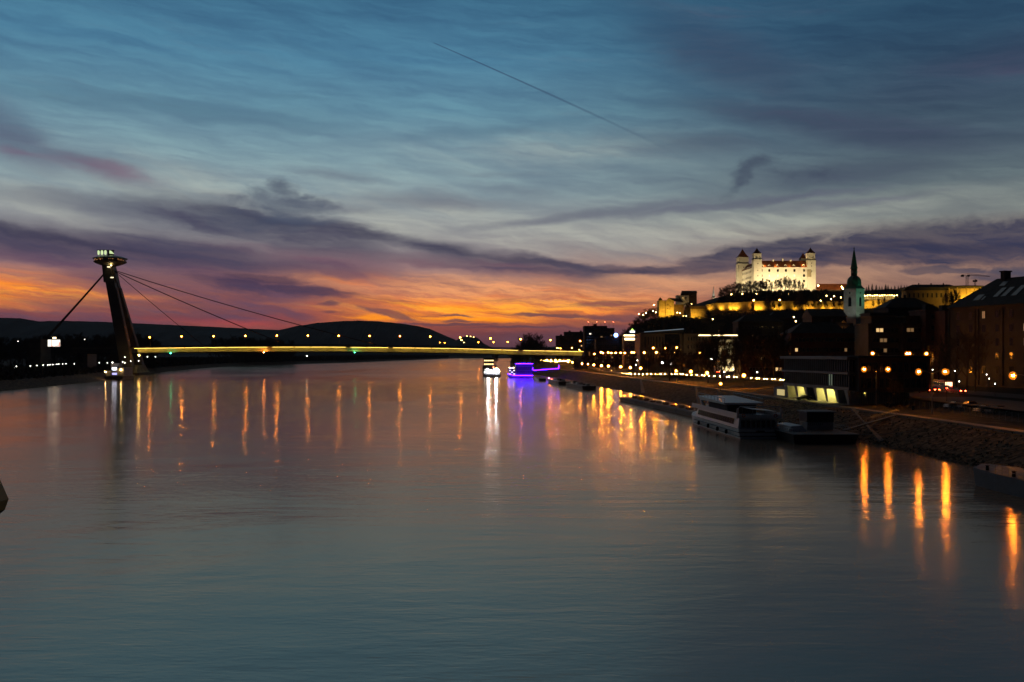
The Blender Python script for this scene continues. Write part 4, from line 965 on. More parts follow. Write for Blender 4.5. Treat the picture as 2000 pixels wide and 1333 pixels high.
for i in range(9): window(pa, -55+i*4.6, -5, hz(576), 0, 1.6, 4.5)
window(pa, 5.2, -16.3, hz(572), .3, 2.6, 2.0)
for i, (dx_, pw) in enumerate([(-33, 700), (-24, 1600), (-15, 3600), (-7, 5200), (1, 8600), (9, 9600), (16, 9000)]):
    y = 1022-R0-9; x = pa.location.x+dx_
    spot('floodlight', (x, y, q.z-2), (x, 1022-R0, q.z+3), pw*1.5, (1, .56, .05), 140, .9, .3, 'floodlight lying before the round amber hall, '+nth(i)+' from the left', 'floodlight', 'floodlights before the round hall')
# long dark flat roofed block on the same hill, left of it
p = at(1776, 578, 1060)
building('office_block', 'long dark office block with shallow roof on the hill left of the amber hall', 'building', (p.x, 1060, p.z-6), 0, 52, 14, (578-562)/F*1060+6, M['darkwall'], 2, 16, 1.4, 1.2, 7, {}, roof='hip', roofh=3.2)
# tower cranes
def crane(label, px, py_base, py_jib, Y, jib_px, counter_px, r):
    p = at(px, py_base, Y); h = (py_base-py_jib)/F*Y+12
    t = thing('tower_crane', label, 'crane', (p.x, Y, p.z-12))
    m_ = MB(); s = r
    for sx_, sy_ in ((-1, -1), (1, -1), (1, 1), (-1, 1)): m_.tube([(sx_*s, sy_*s, 0), (sx_*s, sy_*s, h)], .16, 4)
    k_ = int(h/2.4)
    for i in range(k_):
        z0_, z1_ = i*h/k_, (i+1)*h/k_
        m_.tube([(-s, -s, z0_), (s, -s, z1_)], .09, 3); m_.tube([(s, -s, z0_), (-s, -s, z1_)], .09, 3); m_.tube([(-s, s, z0_), (s, s, z1_)], .09, 3); m_.tube([(-s, -s, z0_), (-s, s, z1_)], .09, 3)
    m_.build('mast', M['dark_metal'], t)
    j = (jib_px)/F*Y; c_ = counter_px/F*Y; J = MB()
    dz_ = -.06*j
    for y in (-.7, .7): J.tube([(-c_, y, h), (0, y, h), (j, y, h+dz_)], .15, 4)
    J.tube([(-c_, 0, h+1.0), (0, 0, h+2.2), (j*.5, 0, h+1.6+dz_/2), (j, 0, h+.6+dz_)], .15, 4)
    n2 = 18
    for i in range(n2):
        x0_ = j*i/n2; x1_ = j*(i+1)/n2; J.tube([(x0_, -.7, h+dz_*i/n2), ((x0_+x1_)/2, 0, h+1.9*(1-i/n2*.6)+dz_*i/n2)], .08, 3); J.tube([((x0_+x1_)/2, 0, h+1.9*(1-i/n2*.6)+dz_*i/n2), (x1_, .7, h+dz_*(i+1)/n2)], .08, 3)
    J.build('jib', mat('crane_red', (.22, .05, .03), .6), t)
    MB().box(-c_-1.2, -c_+2.2, -1, 1, h-2.0, h+.5).build('counterweight', M['dark_concrete'], t)
    MB().box(.4, 2.6, -1.4, .9, h-1.8, h+.4).build('cab', M['dark_metal'], t)
    return t
crane('larger tower crane with long jib over the amber hall', 1889, 562, 538, 1250, 44, 10, 1.3)
crane('smaller tower crane seen end on, right of the larger one', 1904.5, 566, 548.5, 1400, 4, 2.5, .8)
# ---------------------------------------------------------------- cathedral tower
CY_ = 700.0
ct = thing('cathedral_tower', 'square church tower with green copper dome and needle spire beside the castle', 'church', (at(1668, 600, CY_).x, CY_, 0), radians(37))
def cz(py): return CH+(HY-py)/F*CY_
s = 4.95
MB().box(-s, s, -s, s, 6, cz(566)).build('wall', M['churchstone'], ct)
MB().box(-s-.35, s+.35, -s-.35, s+.35, cz(566), cz(564.6)).build('cornice', M['churchstone'], ct)
def sq(r, z, k=8): return [(r*cos(pi/8+2*pi*j/8)/cos(pi/8), r*sin(pi/8+2*pi*j/8)/cos(pi/8), z) for j in range(8)]
def oct_(prof): return MB().rings([[(r*(1 if abs(cos(a)) > .0 else 1)*cos(a), r*sin(a), z) for a in [pi/8+2*pi*j/8 for j in range(8)]] for r, z in prof])
R = []
for r_, py, q in ((7.4, 564.4, 0.), (6.6, 562.5, .25), (5.4, 559.5, .7), (5.0, 557, 1.)):
    z = cz(py); R.append([((r_*cos(a))*(1-q*0), (r_*sin(a)), z) for a in [pi/4+2*pi*j/4 for j in range(4)]])
MB().rings(R).build('skirt_roof', M['copper'], ct)
oct_([(5.0, cz(557.4)), (4.95, cz(552)), (4.7, cz(547.5)), (4.0, cz(543.5)), (3.1, cz(541)), (2.3, cz(539.4))]).build('dome', M['copper'], ct)
lt = oct_([(2.15, cz(540)), (2.15, cz(524.6))]).build('lantern', mat('copper_dark', (.03, .07, .05), .6, .2), ct)
oct_([(2.6, cz(524.9)), (2.75, cz(524)), (2.45, cz(523.2))]).build('gallery', M['copper'], ct)
oct_([(2.3, cz(523.4)), (1.5, cz(508)), (.75, cz(494)), (.12, cz(486))]).build('spire', M['copper'], ct)
MB().ball((0, 0, cz(485.6)), .45, 8, 6).build('finial', M['copper'], ct)
MB().tube([(0, 0, cz(485.2)), (0, 0, cz(482.4))], .08, 4).tube([(-.5, 0, cz(483.4)), (.5, 0, cz(483.4))], .07, 4).build('cross', M['dark_metal'], ct)
for rz_ in (0, -pi/2):
    cc, ss_ = cos(rz_), sin(rz_); pos = lambda x, y: (x*cc-y*ss_, x*ss_+y*cc)
    x, y = pos(0, -s); window(ct, x, y, cz(590), rz_, 2.5, 6.6, name='belfry_window', arch=True)
    x, y = pos(0, -s); window(ct, x, y, cz(573), rz_, 1.0, 1.2, mull=0)
    x, y = pos(0, -2.16); o = MB().lathe([(.95, -.03), (.95, .06)], 16); oo = o.build('clock_face', M['whiteframe'], ct); oo.location = (x, y, cz(532)); oo.rotation_euler = (pi/2, 0, rz_)
    MB().box(-.05, .05, -.1, .7, .065, .10).box(-.05, .5, -.05, .05, .065, .10).build('clock_hands', M['dark_metal'], oo)
for i, (dx_, dy_, tz_, pw, col_, sz, lb) in enumerate([(8, -26, 54, 5200, (.72, 1, .72), 40, 'greenish floodlight on a rooftop aimed at the right face of the church tower'), (-22, -20, 54, 3600, (.86, .95, .88), 40, 'white floodlight on a rooftop aimed at the left face of the church tower'),
        (26, -20, 72, 9000, (.15, 1, .55), 50, 'green floodlight on a rooftop aimed at the copper dome and spire')]):
    spot('floodlight', (ct.location.x+dx_, CY_+dy_, 36), (ct.location.x, CY_, tz_), pw*1.1, col_, sz, .7, .3, lb, 'floodlight')
# ================================================================ the town along the right bank
Wm, Wd, Wc = G['winwarm'], G['windim'], G['wincool']
def bld(px0, px1, py_top, Y, label, wall, floors, cols, z=None, d=16, rz=0.0, name='townhouse', cat='building', **k):
    x0, x1 = at(px0, 0, Y).x, at(px1, 0, Y).x
    zg = ground_z((x0+x1)/2, Y) if z is None else z
    return building(name, label, cat, (x0, Y, zg), rz, (x1-x0)/cos(rz), d, CH+(HY-py_top)/F*Y-zg-.7, wall, floors, cols, **k)
# far end of the embankment
bld(1086, 1146, 656, 1620, 'stepped dark apartment block farthest along the embankment, beside the black tree clump', M['darkwall'], 6, 10, name='apartment_block', ww=2.2, wh=2.2, lit={(4, 1): Wd, (7, 0): Wd, (8, 3): Wm})
bld(1102, 1146, 648.5, 1650, 'upper tier of dark flats rising behind the farthest apartment block', M['darkwall'], 7, 8, name='apartment_block', ww=2.2, wh=2.2)
bld(1141.5, 1186, 636, 1010, 'tall dark flat roofed office tower left of the blue glowing sign', M['darkwall'], 9, 7, name='office_tower', ww=2.2, wh=1.6, d=22, lit={(1, 6): Wc, (5, 5): Wd, (3, 2): Wm}, cornice=False)
bld(1148, 1200, 641, 1040, 'broad dark office tower behind the flat roofed one, with roof masts', M['darkwall'], 8, 8, name='office_tower', ww=2.0, wh=1.6, d=22, lit={(7, 5): Wd})
mm = thing('roof_mast', 'row of thin red tipped roof masts on the broad dark office tower', 'mast', (at(1170, 0, 1030).x, 1022, CH+(HY-632)/F*1030-1))
b = MB(); 
for i in range(7): b.tube([(-12+i*4.2, -6, -3), (-12+i*4.2, -6, 1.0+rnd.random()*1.2)], .12, 4)
b.build('rods', M['dark_metal'], mm)
for i in (0, 2, 4, 6): MB().ball((-12+i*4.2, -6, 2.0), .28, 6, 4).build('warning_light', glow('warning_red', (1, .12, .05), 30), mm, True)
bld(1164, 1210, 662, 860, 'low dark office building with the blue glowing sign above it', M['greywall'], 6, 9, z=8, ww=1.6, wh=1.6, lit={(2, 0): Wd, (6, 1): Wd})
sg = thing('roof_sign', 'bright blue rimmed round sign standing on the dark office roof', 'sign', (at(1203, 0, 858).x, 858, CH+(HY-661)/F*858))
MB().box(-2.2, 2.2, -.3, .3, -.4, 0).tube([(0, 0, 0), (0, 0, 1.2)], .2, 5).build('stand', M['dark_metal'], sg)
o = MB().lathe([(1.75, -.35), (1.75, .35)], 16).build('sign_box', G['sign'], sg); o.location = (0, 0, 2.6); o.rotation_euler = (pi/2, 0, 0)
o = MB().lathe([(1.25, .36), (1.25, .45)], 16).build('sign_face', G['signwhite'], sg); o.location = (0, 0, 2.6); o.rotation_euler = (pi/2, 0, 0)
# hotel with lit crown
ht = bld(1219, 1248, 653, 760, 'slim pale hotel tower with glowing top storey and rooftop sign', M['ochre'], 9, 5, z=8, ww=1.3, wh=1.3, name='hotel', d=14, lit={}, sidecols=0, cornice=False, z0=2, frame=M['whiteframe'])
hz_ = CH+(HY-653)/F*760-8-.7; hw = (1248-1219)/F*760
MB().box(-.25, hw+.25, -.3, -.02, hz_-.8, hz_+.2).build('light_strip', G['strip'], ht)
MB().box(.4, hw-.4, -.25, -.02, hz_-3.9, hz_-2.3).build('lit_storey', G['strip'], ht)
hs = thing('roof_sign', 'small white and green neon sign on the hotel roof', 'sign', (at(1236, 0, 760).x, 763, CH+(HY-651.8)/F*760+.3))
MB().box(-1.9, 1.9, -.15, .15, .4, 1.8).build('sign_panel', glow('sign_lilac', (.75, .75, 1.0), 2.2), hs); MB().box(-.3, .3, -.2, .2, 1.8, 3.4).box(-.9, .9, -.2, .2, 2.2, 2.7).build('emblem', G['signgreen'], hs)
MB().box(-1.6, -1.4, -.1, .1, -1.2, .4).box(1.4, 1.6, -.1, .1, -1.2, .4).build('stand', M['dark_metal'], hs)
# gallery with slanting pale roof edge
gl = bld(1251, 1332, 651, 640, 'brown gallery hall with a pale slanting roof edge, right of the hotel', M['sandstone'], 2, 12, z=7.5, ww=1.0, wh=7, name='gallery', d=30, z0=4, marg=2, pilaster=12)
gx = (1332-1251)/F*640; gz = lambda py: CH+(HY-py)/F*640-7.5
b = MB(); b.hexa([(2.2, -1.4, gz(650.3)), (gx+.8, -1.4, gz(650.3)), (gx+.8, 26, gz(650.3)), (2.2, 26, gz(650.3)), (2.2, -1.4, gz(649)), (gx+.8, -1.4, gz(643)), (gx+.8, 26, gz(643)), (2.2, 26, gz(649))]); b.build('slanted_roof', M['darkroof'], gl)
b = MB(); b.hexa([(2.2, -1.9, gz(649.6)), (gx+.8, -1.9, gz(643.9)), (gx+.8, -1.42, gz(643.9)), (2.2, -1.42, gz(649.6)), (2.2, -1.9, gz(648.3)), (gx+.8, -1.9, gz(642.2)), (gx+.8, -1.42, gz(642.2)), (2.2, -1.42, gz(648.3))]); b.build('roof_edge', mat('pale_glow_panel', (.62, .72, .78), .5, e=.16, emit=(.5, .75, 1)), gl)  # pale roof edge with a faint bluish glow put into its material
MB().box(gx-11, gx-1.5, -.5, -.02, gz(676), gz(653.5)).build('dark_bay', M['glass'], gl)
# classical block with light strip under the cornice
cb = bld(1336, 1441, 651.5, 565, 'long classical block with a glowing line of light under its cornice', M['sandstone'], 4, 16, z=7.5, ww=1.2, wh=2.4, name='classical_block', d=18, z0=2, lit={}, pilaster=16)
cw = (1441-1336)/F*565; cz_ = CH+(HY-651.5)/F*565-7.5-.7
MB().box(cw*.27, cw*.99, -.55, -.47, cz_-.75, cz_-.25).build('cornice_light', G['strip'], cb)
# floodlit white palace behind the trees
wp_ = bld(1404, 1446, 663, 610, 'white floodlit palace front glimpsed through the embankment trees', M['plaster'], 4, 7, z=8, ww=1.2, wh=2.2, name='palace', d=14, lit={})
cb.location.y = 640; cb.location.x *= 640/565; cb.scale = (640/565, 1, (CH+(HY-651.5)/F*640-7.5)/(CH+(HY-651.5)/F*565-7.5))
for i, px in enumerate((1412, 1422, 1433)):
    q = at(px, 0, 600); spot('floodlight', (q.x, 600, ground_z(q.x, 600)), (q.x, 611, 14), (3400, 5200, 6400)[i]*.8, (1, .74, .35), 120, .9, .3, 'floodlight before the white palace, '+nth(i)+' from the left', 'floodlight', 'floodlights before the palace')
# dark blocks in the middle distance
bld(1442, 1530, 628, 640, 'dark hipped roof block above the embankment trees', M['darkwall'], 5, 12, z=8, roof='hip', roofh=5, lit={(3, 3): Wd, (9, 2): Wd})
bld(1500, 1585, 622, 720, 'dark block with dormer roof just left of the pilastered row', M['darkwall'], 5, 11, z=8, roof='hip', roofh=6, lit={(2, 4): Wm, (6, 2): Wd})
bld(1586, 1652, 617, 500, 'long dark block with a row of pale pilasters and dark roof', M['greywall'], 4, 14, z=8, roof='gable', roofh=4, pilaster=14, ww=.9, wh=2.2, lit={(1, 3): Wd})
building('old_town_block', 'broad dark flat roofed block in front of the church tower', 'building', (205, 664, 7), 0, 78, 22, 28.3, M['darkwall'], 5, 16, lit={(12, 4): Wd})
bld(1450, 1540, 664, 440, 'low dark block behind the tree row left of the riverside offices', M['darkwall'], 3, 12, z=7.5, lit={(4, 1): Wm, (9, 0): Wm, (10, 0): Wd}, name='townhouse')
bld(1545, 1692, 650, 430, 'long four storey facade with a bluish roof window, below the pilastered block', M['redbrown'], 4, 18, z=7.5, lit={(0, 2): Wm, (8, 1): Wd, (13, 2): Wd, (17, 1): Wm}, roof='hip', roofh=5)
# statue group on the roof crest
st = thing('roof_statue', 'orange lit statue group on a roof crest below the church tower', 'statue', (at(1667, 0, 425).x, 438, CH+(HY-640)/F*425))
MB().box(-1.6, 1.6, -1.0, 1.0, -2.5, 0).box(-1.2, 1.2, -.8, .8, 0, .5).build('pedestal', M['stone'], st)
def skin_figure(name, verts, edges, radii, m, parent):
    me = bpy.data.meshes.new(name); me.from_pydata(verts, edges, []); o = bpy.data.objects.new(name, me); C.objects.link(o); o.parent = parent
    s_ = o.modifiers.new('s', 'SKIN'); 
    for i, r in enumerate(radii): me.skin_vertices[0].data[i].radius = (r, r)
    me.skin_vertices[0].data[0].use_root = True
    u = o.modifiers.new('u', 'SUBSURF'); u.levels = 1; u.render_levels = 1; me.materials.append(m); return o
fv = [(0, 0, 1.5), (0, 0, 2.2), (0, 0, 2.9), (0, 0, 3.15), (0, 0, 3.55), (-.55, 0, 2.75), (-1.3, -.1, 2.2), (-2.0, -.2, 2.3), (.55, 0, 2.75), (1.1, .1, 2.2), (1.5, -.1, 1.6), (-.3, 0, .9), (-.35, -.1, .3), (.3, 0, .9), (.4, -.1, .3)]
fe = [(0, 1), (1, 2), (2, 3), (3, 4), (2, 5), (5, 6), (6, 7), (2, 8), (8, 9), (9, 10), (0, 11), (11, 12), (0, 13), (13, 14)]
skin_figure('figure', fv, fe, [.55, .5, .5, .2, .28, .3, .22, .14, .3, .22, .14, .34, .25, .34, .25], M['stone'], st)
skin_figure('kneeling_figure', [(1.7, .2, .9), (1.7, .1, 1.6), (1.6, 0, 2.0), (2.2, 0, .6), (2.5, -.2, .2), (1.2, -.2, 1.4)], [(0, 1), (1, 2), (0, 3), (3, 4), (1, 5)], [.4, .35, .22, .3, .2, .15], M['stone'], st)
spot('floodlight', (st.location.x-2, 431, st.location.z-.6), (st.location.x, 438, st.location.z+1.5), 420, (1, .36, .06), 70, .8, .1, 'small orange floodlight at the roof statue', 'floodlight')
# rising blocks on the right
for a in ((1696, 1762, 631, 396, 'stone coloured five storey block with two warm lit windows near its top', M['ochre'], 5, 7, {(1, 4): Wm, (2, 4): Wm, (3, 3): Wd, (3, 2): Wd, (2, 3): Wd}, 'setback', 3.2),
          (1763, 1807, 630.5, 392, 'brown five storey block with one dim lit window, between the two taller blocks', M['brownwall'], 5, 4, {(0, 4): Wd, (1, 4): Wd}, 'setback', 3.0),
          (1808, 1850, 604, 388, 'reddish six storey house standing one storey above its neighbours', M['redbrown'], 6, 2, {(0, 1): Wd}, 'flat', 3)):
    bld(a[0], a[1], a[2], a[3], a[4], a[5], a[6], a[7], z=8, lit=a[8], roof=a[9], roofh=a[10], mull=2, ww=1.5, wh=1.7)
bld(1700, 1802, 611, 418, 'set back upper floors with a row of tall windows above the ochre block', M['greywall'], 2, 14, z=26, ww=1.2, wh=1.6, roof='flat', d=12, z0=.5, name='attic_block')
bld(1730, 1830, 600, 470, 'dark hipped roof rising behind the attic floors', M['darkwall'], 3, 8, z=24, roof='hip', roofh=5)
bld(1846, 1880, 606, 378, 'dark red end wall between the reddish house and the big corner block', M['redbrown'], 1, 1, z=8, ww=.5, wh=.6)
# big corner block with skylights
e0, e1 = Vector((151, 345, 0)), Vector((175, 262, 0)); rz = atan2(e1.y-e0.y, e1.x-e0.x); Lb = (e1-e0).length
cbk = building('corner_block', 'big dark corner block with steep roof and pale skylights at the right edge', 'building', (e0.x, e0.y, 7.5), rz, Lb, 26, 25.6, M['greywall'], 5, 14, ww=1.5, wh=2.6, z0=3, lit={(2, 4): Wd, (5, 3): Wm, (5, 2): Wd, (8, 2): Wd}, roof='none', pilaster=7, frame=M['dark_concrete'])
zt_ = 26.052; dz_r = 9.6
A, B_, C2, D2 = (-.8, -.9, zt_), (Lb+.8, -.9, zt_), (Lb+.8, 27, zt_), (-.8, 27, zt_); R1, R2 = (10, 11, zt_+dz_r), (Lb-8, 11, zt_+dz_r)
b = MB(); b.quad(A, B_, R2, R1); b.quad(B_, C2, R2); b.quad(C2, D2, R1, R2); b.quad(D2, A, R1); b.quad(D2, C2, B_, A); rfo = b.build('roof', M['darkroof'], cbk)
def on_roof(x, f, l=.12):
    nrm = Vector((0, -dz_r, 11.9)).normalized(); return Vector((x, -.9+11.9*f, zt_+dz_r*f))+nrm*l
for x0, w, f0, f1 in ((9.5, 2.8, .22, .42), (13.2, .8, .22, .34), (17.5, 2.0, .30, .62), (21, 2.0, .30, .62), (25.3, 2.2, .30, .66), (30.2, .9, .34, .56), (15, 2.4, .70, .86)):
    b = MB(); p_ = [on_roof(x0, f0), on_roof(x0+w, f0), on_roof(x0+w, f1), on_roof(x0, f1)]; q_ = [on_roof(x0, f0, -.1), on_roof(x0+w, f0, -.1), on_roof(x0+w, f1, -.1), on_roof(x0, f1, -.1)]
    b.hexa(q_+p_); b.build('skylight', G['skylight'], rfo)
for x in (13.0, 29.0): MB().box(x, x+1.8, 9.8, 12.4, zt_+dz_r-3, zt_+dz_r+2.0).box(x-.25, x+2.05, 9.5, 12.7, zt_+dz_r+2.0, zt_+dz_r+2.4).build('chimney', M['darkwall'], rfo)
MB().box(14.0, 14.25, -.28, -.02, 0, 25).build('drainpipe', M['dark_metal'], cbk)

# ---------------------------------------------------------------- riverside offices on slanted legs
gb = thing('riverside_offices', 'two storey riverside office building raised over lit open parking bays', 'building', (81.8, 301, 4.7), atan2(258-301, 87.2-81.8))
GL = 43.0; rzg = gb.rotation_euler[2]
# local x runs from the far end towards the viewer, local -y faces the river
MB().box(0, GL, 0, 17, 3.6, 4.4).build('floor_slab', M['metalpanel'], gb)
MB().box(-.4, GL+.4, -.5, 17.4, 7.75, 8.3).build('spandrel', M['metalpanel'], gb)
MB().box(-.6, GL+.6, -.8, 17.8, 11.6, 12.4).build('roof', M['metalpanel'], gb)
MB().box(.3, GL-.3, .5, 16.6, 4.4, 7.75).box(.3, GL-.3, .5, 16.6, 8.3, 11.6).build('glazing', M['glass'], gb)
fb = MB()
for k_ in range(2):
    za, zb_ = (4.4, 7.75) if k_ == 0 else (8.3, 11.6)
    for i in range(32):
        x = .3+(GL-.6)*i/31; fb.box(x-.14, x+.14, .1, .498, za, zb_)
    for i in range(9): y = .9+15*i/8; fb.box(GL-.3, GL-.02, y-.14, y+.14, za, zb_)
fb.build('fins', M['metalpanel'], gb)
MB().box(30.5, 32.6, .42, .48, 4.6, 7.6).build('lit_room', glow('lit_room', (.8, 1, .7), .16), gb)
MB().box(0, GL, 9.0, 9.4, -.5, 3.6).build('back_wall', mat('bay_wall', (.50, .46, .34), .9, vary=.25, scale=.4), gb)
MB().box(-9, GL+2, -4.5, 9, -.6, .02).build('bay_floor', M['concrete'], gb)
bays = [2, 9.5, 16, 22.5, 29, 35.5, 41.5]
for x in bays:
    b = MB(); b.hexa([(x, .4, 0), (x+.9, .4, 0), (x+.9, 8.8, 0), (x, 8.8, 0), (x-.9, -.2, 3.6), (x+1.2, -.2, 3.6), (x+1.2, 8.8, 3.6), (x-.9, 8.8, 3.6)]); b.build('slanted_leg', mat('leg_white', (.5, .52, .5), .8, vary=.15, scale=.5), gb)
MB().box(16.9, 22.4, 2.2, 9, 0, 3.5).build('store_room', M['dark_concrete'], gb)
MB().box(36.5, 41.4, 3.0, 9, 0, 3.5).build('store_room', M['dark_concrete'], gb)
for i, (x, y, e) in enumerate([(5.5, 3.5, 25), (12.6, 2.4, 60), (15, 2.4, 45), (26, 3.0, 60), (32.2, 1.8, 75), (43.6, 4.5, 90)]):
    t_ = MB().box(x-.6 if i < 3 else x-1.1, x+.6 if i < 3 else x+1.1, y-.12, y+.12, 3.3, 3.5).build('ceiling_lamp', glow('bay_lamp%d' % e, (1.0, .76, .18), e*2.6), gb)
# low wing at the far end and canopy
MB().hexa([(-10, 1, -.5), (0, 1, -.5), (0, 8, -.5), (-10, 8, -.5), (-10, 1, 2.6), (0, 1, 3.7), (0, 8, 3.7), (-10, 8, 2.6)]).build('low_wing', M['metalpanel'], gb)
MB().box(-7, -1.4, .85, .98, .4, 2.2).build('lit_window', glow('wing_window', (1, .78, .3), .5), gb)
g2 = thing('brick_offices', 'brownish office wing with rows of windows joined to the riverside offices', 'building', (89.0, 256, 4.7), radians(3))
MB().box(0, 18.5, 0, 18, 3.4, 12.0).build('wall', mat('brown_cladding', (.12, .08, .06), .9, vary=.25, scale=.3), g2); MB().box(-.3, 18.9, -.4, 18.3, 12.0, 12.6).build('cornice', M['darkwall'], g2)
for j, z in enumerate((5.6, 9.6)):
    for i in range(11): window(g2, 1+i*1.62, 0, z, 0, 1.2, 2.6)
MB().box(1.2, 14.5, 3, 18, -.5, 3.398).build('ground_floor', mat('white_boards', (.42, .42, .38), .85, vary=.2, scale=.4), g2)
b = MB()
for i in range(22): b.box(1.2+i*.6, 1.3+i*.6, 2.93, 2.998, -.3, 3.3)
b.build('board_ribs', M['metalpanel'], g2)
MB().box(-1.0, 14.5, .2, 2.9, 3.15, 3.398).build('soffit', M['concrete'], g2)

# ---------------------------------------------------------------- lamps
pr = globe_lamp('promenade_lamp', 5.0, .33, G['prom'])
gy = [(1453, 734, 377), (1381, 729, 425), (1349.5, 726.3, 455), (1321, 725, 475), (1251.5, 719.6, 560), (1231, 718.4, 583), (1212.5, 717, 614), (1188.5, 715.4, 652), (1174.5, 714.5, 676), (1160, 713.2, 715),
      (1148, 712, 755), (1137, 711, 790), (1126, 709.5, 850), (1118, 708.6, 890), (1110, 707.6, 930), (1101, 706.5, 975), (1093, 705.6, 1020), (1085, 704.8, 1080), (1076, 704, 1130), (1068, 703.5, 1190)]
for i, (px, py, Y) in enumerate(gy):
    p = at(px, py, Y); z = ground_z(p.x, Y); hh_ = max(3.5, p.z-z)
    set_height(copy_to(pr, (p.x, Y, z), 0, nth(i)+' globe lamp of the orange promenade row, counted from the riverside offices', None, 'globe lamps along the promenade'), hh_, 5.0)
drop(pr)
nl = arm_lamp('street_lamp', 9.1, .29, G['near'], ((1, 0), (-1, 0)), 3.0)
copy_to(nl, (91.2, 250, 4.75), 0, 'tall double armed orange street lamp beside the riverside offices', None, 'double street lamps by the path')
c = copy_to(nl, (91.3, 217, 4.75), .1, 'tall double armed street lamp rising between the path and the car park', None, 'double street lamps by the path')
copy_to(nl, (93.6, 180.5, 4.75), .0, 'orange street lamp at the very right edge of the view', None, 'double street lamps by the path')
drop(nl)
rp = arm_lamp('road_lamp', 11.5, .33, G['road'], ((-1, 0),), 2.2)
rl = [(1873, 690, 0)]
RL = [(1318, 690, 640), (1322, 680, 600), (1299, 680.2, 600), (1302, 680.5, 640), (1276, 680.4, 600), (1258, 689.3, 618), (1282, 689.2, 610), (1234, 689, 690), (1238, 689.2, 705), (1220.5, 690, 715), (1212, 689.5, 730), (1202.5, 689.5, 745), (1194, 690, 760), (1188, 689.2, 775),
      (1177.5, 690, 785), (1173.6, 688.6, 795), (1161, 692, 800), (1157, 690.5, 1160), (1150, 691.5, 1220), (1145, 689, 1260), (1133, 687, 1300), (1131.5, 684, 1330), (1119, 688, 1400), (1117, 680, 1420), (1098, 684.5, 1500), (1095, 681.5, 1500), (1091, 680.5, 1540), (1088, 680, 1580), (1082, 685.5, 1600), (1075, 686, 1650), (1064, 684, 1700), (1059, 683, 1750),
      (1367, 689.5, 500), (1704.5, 691, 360), (1771.5, 691.5, 340), (1776.5, 691.5, 340), (1809.5, 692, 330), (1486, 689.5, 470), (1543, 690, 450)]
for i, (px, py, Y) in enumerate(RL):
    p = at(px, py, Y); z = ground_z(p.x+2, Y); hh_ = p.z-z
    set_height(copy_to(rp, (p.x+2.2, Y, z), 0, nth(i)+' tall road lamp of those lining the embankment road, nearest the hotel first' if i < 32 else 'tall road lamp among the houses, '+nth(i-32)+' in order from the classical block', None, 'tall lamps along the embankment road'), hh_, 11.5)
drop(rp)
# small lamps: castle terrace, left bank, car park
def small_lamps(name, pts, g_, group, lab, r, h=4.0, zf=None):
    p0 = globe_lamp(name, h, r, g_)
    for i, (px, py, Y) in enumerate(pts):
        p = at(px, py, Y); z = (zf or ground_z)(p.x, Y); hh_ = max(1.2, p.z-z)
        set_height(copy_to(p0, (p.x, Y, p.z-hh_), 0, lab % nth(i), None, group), hh_, h)
    drop(p0)
small_lamps('path_lamp', [(1428.8, 575.3, 1100), (1450, 574.7, 1104), (1477.7, 574.7, 1106), (1508.6, 574.7, 1106), (1525.5, 574.9, 1106), (1540.9, 575.4, 1104), (1556.5, 576, 1104), (1614.5, 578.2, 1090), (1629, 579, 1090), (1642.3, 581.5, 1080), (1603, 587.6, 1070), (1623.4, 585, 1072), (1610.5, 567, 1150)], G['castle'], 'lamps on the castle terrace', '%s small lamp from the left on the dark terrace under the castle', .42)
small_lamps('wall_lamp', [(1472, 587.2, 1044), (1522.7, 586.4, 1048)], G['prom'], 'lamps above the fortress wall', '%s orange lamp standing above the long fortress wall', .40)
small_lamps('lane_lamp', [(1247.6, 613.5, 1015), (1256, 615, 1018), (1261.5, 611.5, 1022), (1276, 608, 1026), (1281, 610.5, 1028), (1322.5, 611, 1028), (1328, 612, 1030), (1335, 618, 1024), (1340.6, 617.6, 1022), (1286, 595.5, 1060), (1351.2, 594, 1060), (1277, 596, 1062), (1392, 624, 990)], G['castle'], 'lamps along the hillside lane', '%s little lamp of those scattered along the hillside lane by the gatehouse', .38)
small_lamps('hill_floodlamp', [(1598.3, 558.3, 1170), (1644, 560.5, 1170), (1646.5, 564.3, 1168)], glow('hill_floodlamp', WARM, 160), 'bright lamps by the long hall', '%s very bright lamp by the long hall right of the castle', .55)
small_lamps('yard_lamp', [(1554.3, 628, 600), (1578.5, 627.5, 600), (1583.5, 627, 602), (1584, 616, 640), (1550.5, 620, 650)], G['castle'], 'lamps on the roof terrace', '%s lamp on the dark roof terraces below the fortress wall', .30)
small_lamps('street_globe', [(1849, 726.8, 238)], G['near'], 'single lamp', '%s lamp arm over the car park fence', .25)
# left bank lamps
LB = [(27.7, 720, 720), (32, 716, 740), (59.3, 715, 760), (72, 714.3, 780), (84.3, 713.7, 790), (93.5, 713.2, 800), (97.5, 713, 805), (103, 712.6, 810), (107, 712.3, 812), (111, 712, 815), (115, 711.6, 820), (122.5, 711.2, 830), (128.7, 711, 835), (145.3, 711, 840), (162.5, 710.4, 850), (193.8, 709.2, 860), (210, 708.9, 860), (86.5, 697.8, 900), (112, 694.2, 950), (131, 693.9, 950), (146.8, 693.4, 950), (161, 693, 960), (243.8, 698, 790), (239.5, 707.4, 790), (244, 709.2, 790), (255.3, 706, 800), (271, 705.2, 800), (288, 697.2, 870), (303.5, 697, 880), (35.2, 667, 900), (165.5, 663, 920)]
small_lamps('bank_lamp', LB, G['small'], 'small lamps on the left bank', '%s small white lamp on the dark left bank, counted towards the pylon', .26, zf=left_z)
small_lamps('mooring_lamp', [(271.5, 694, 800)], glow('mooring_lamp', (1, .6, .12), 200), 'lamp at pylon foot', '%s bright yellowish lamp at the foot of the pylon', .5, zf=left_z)
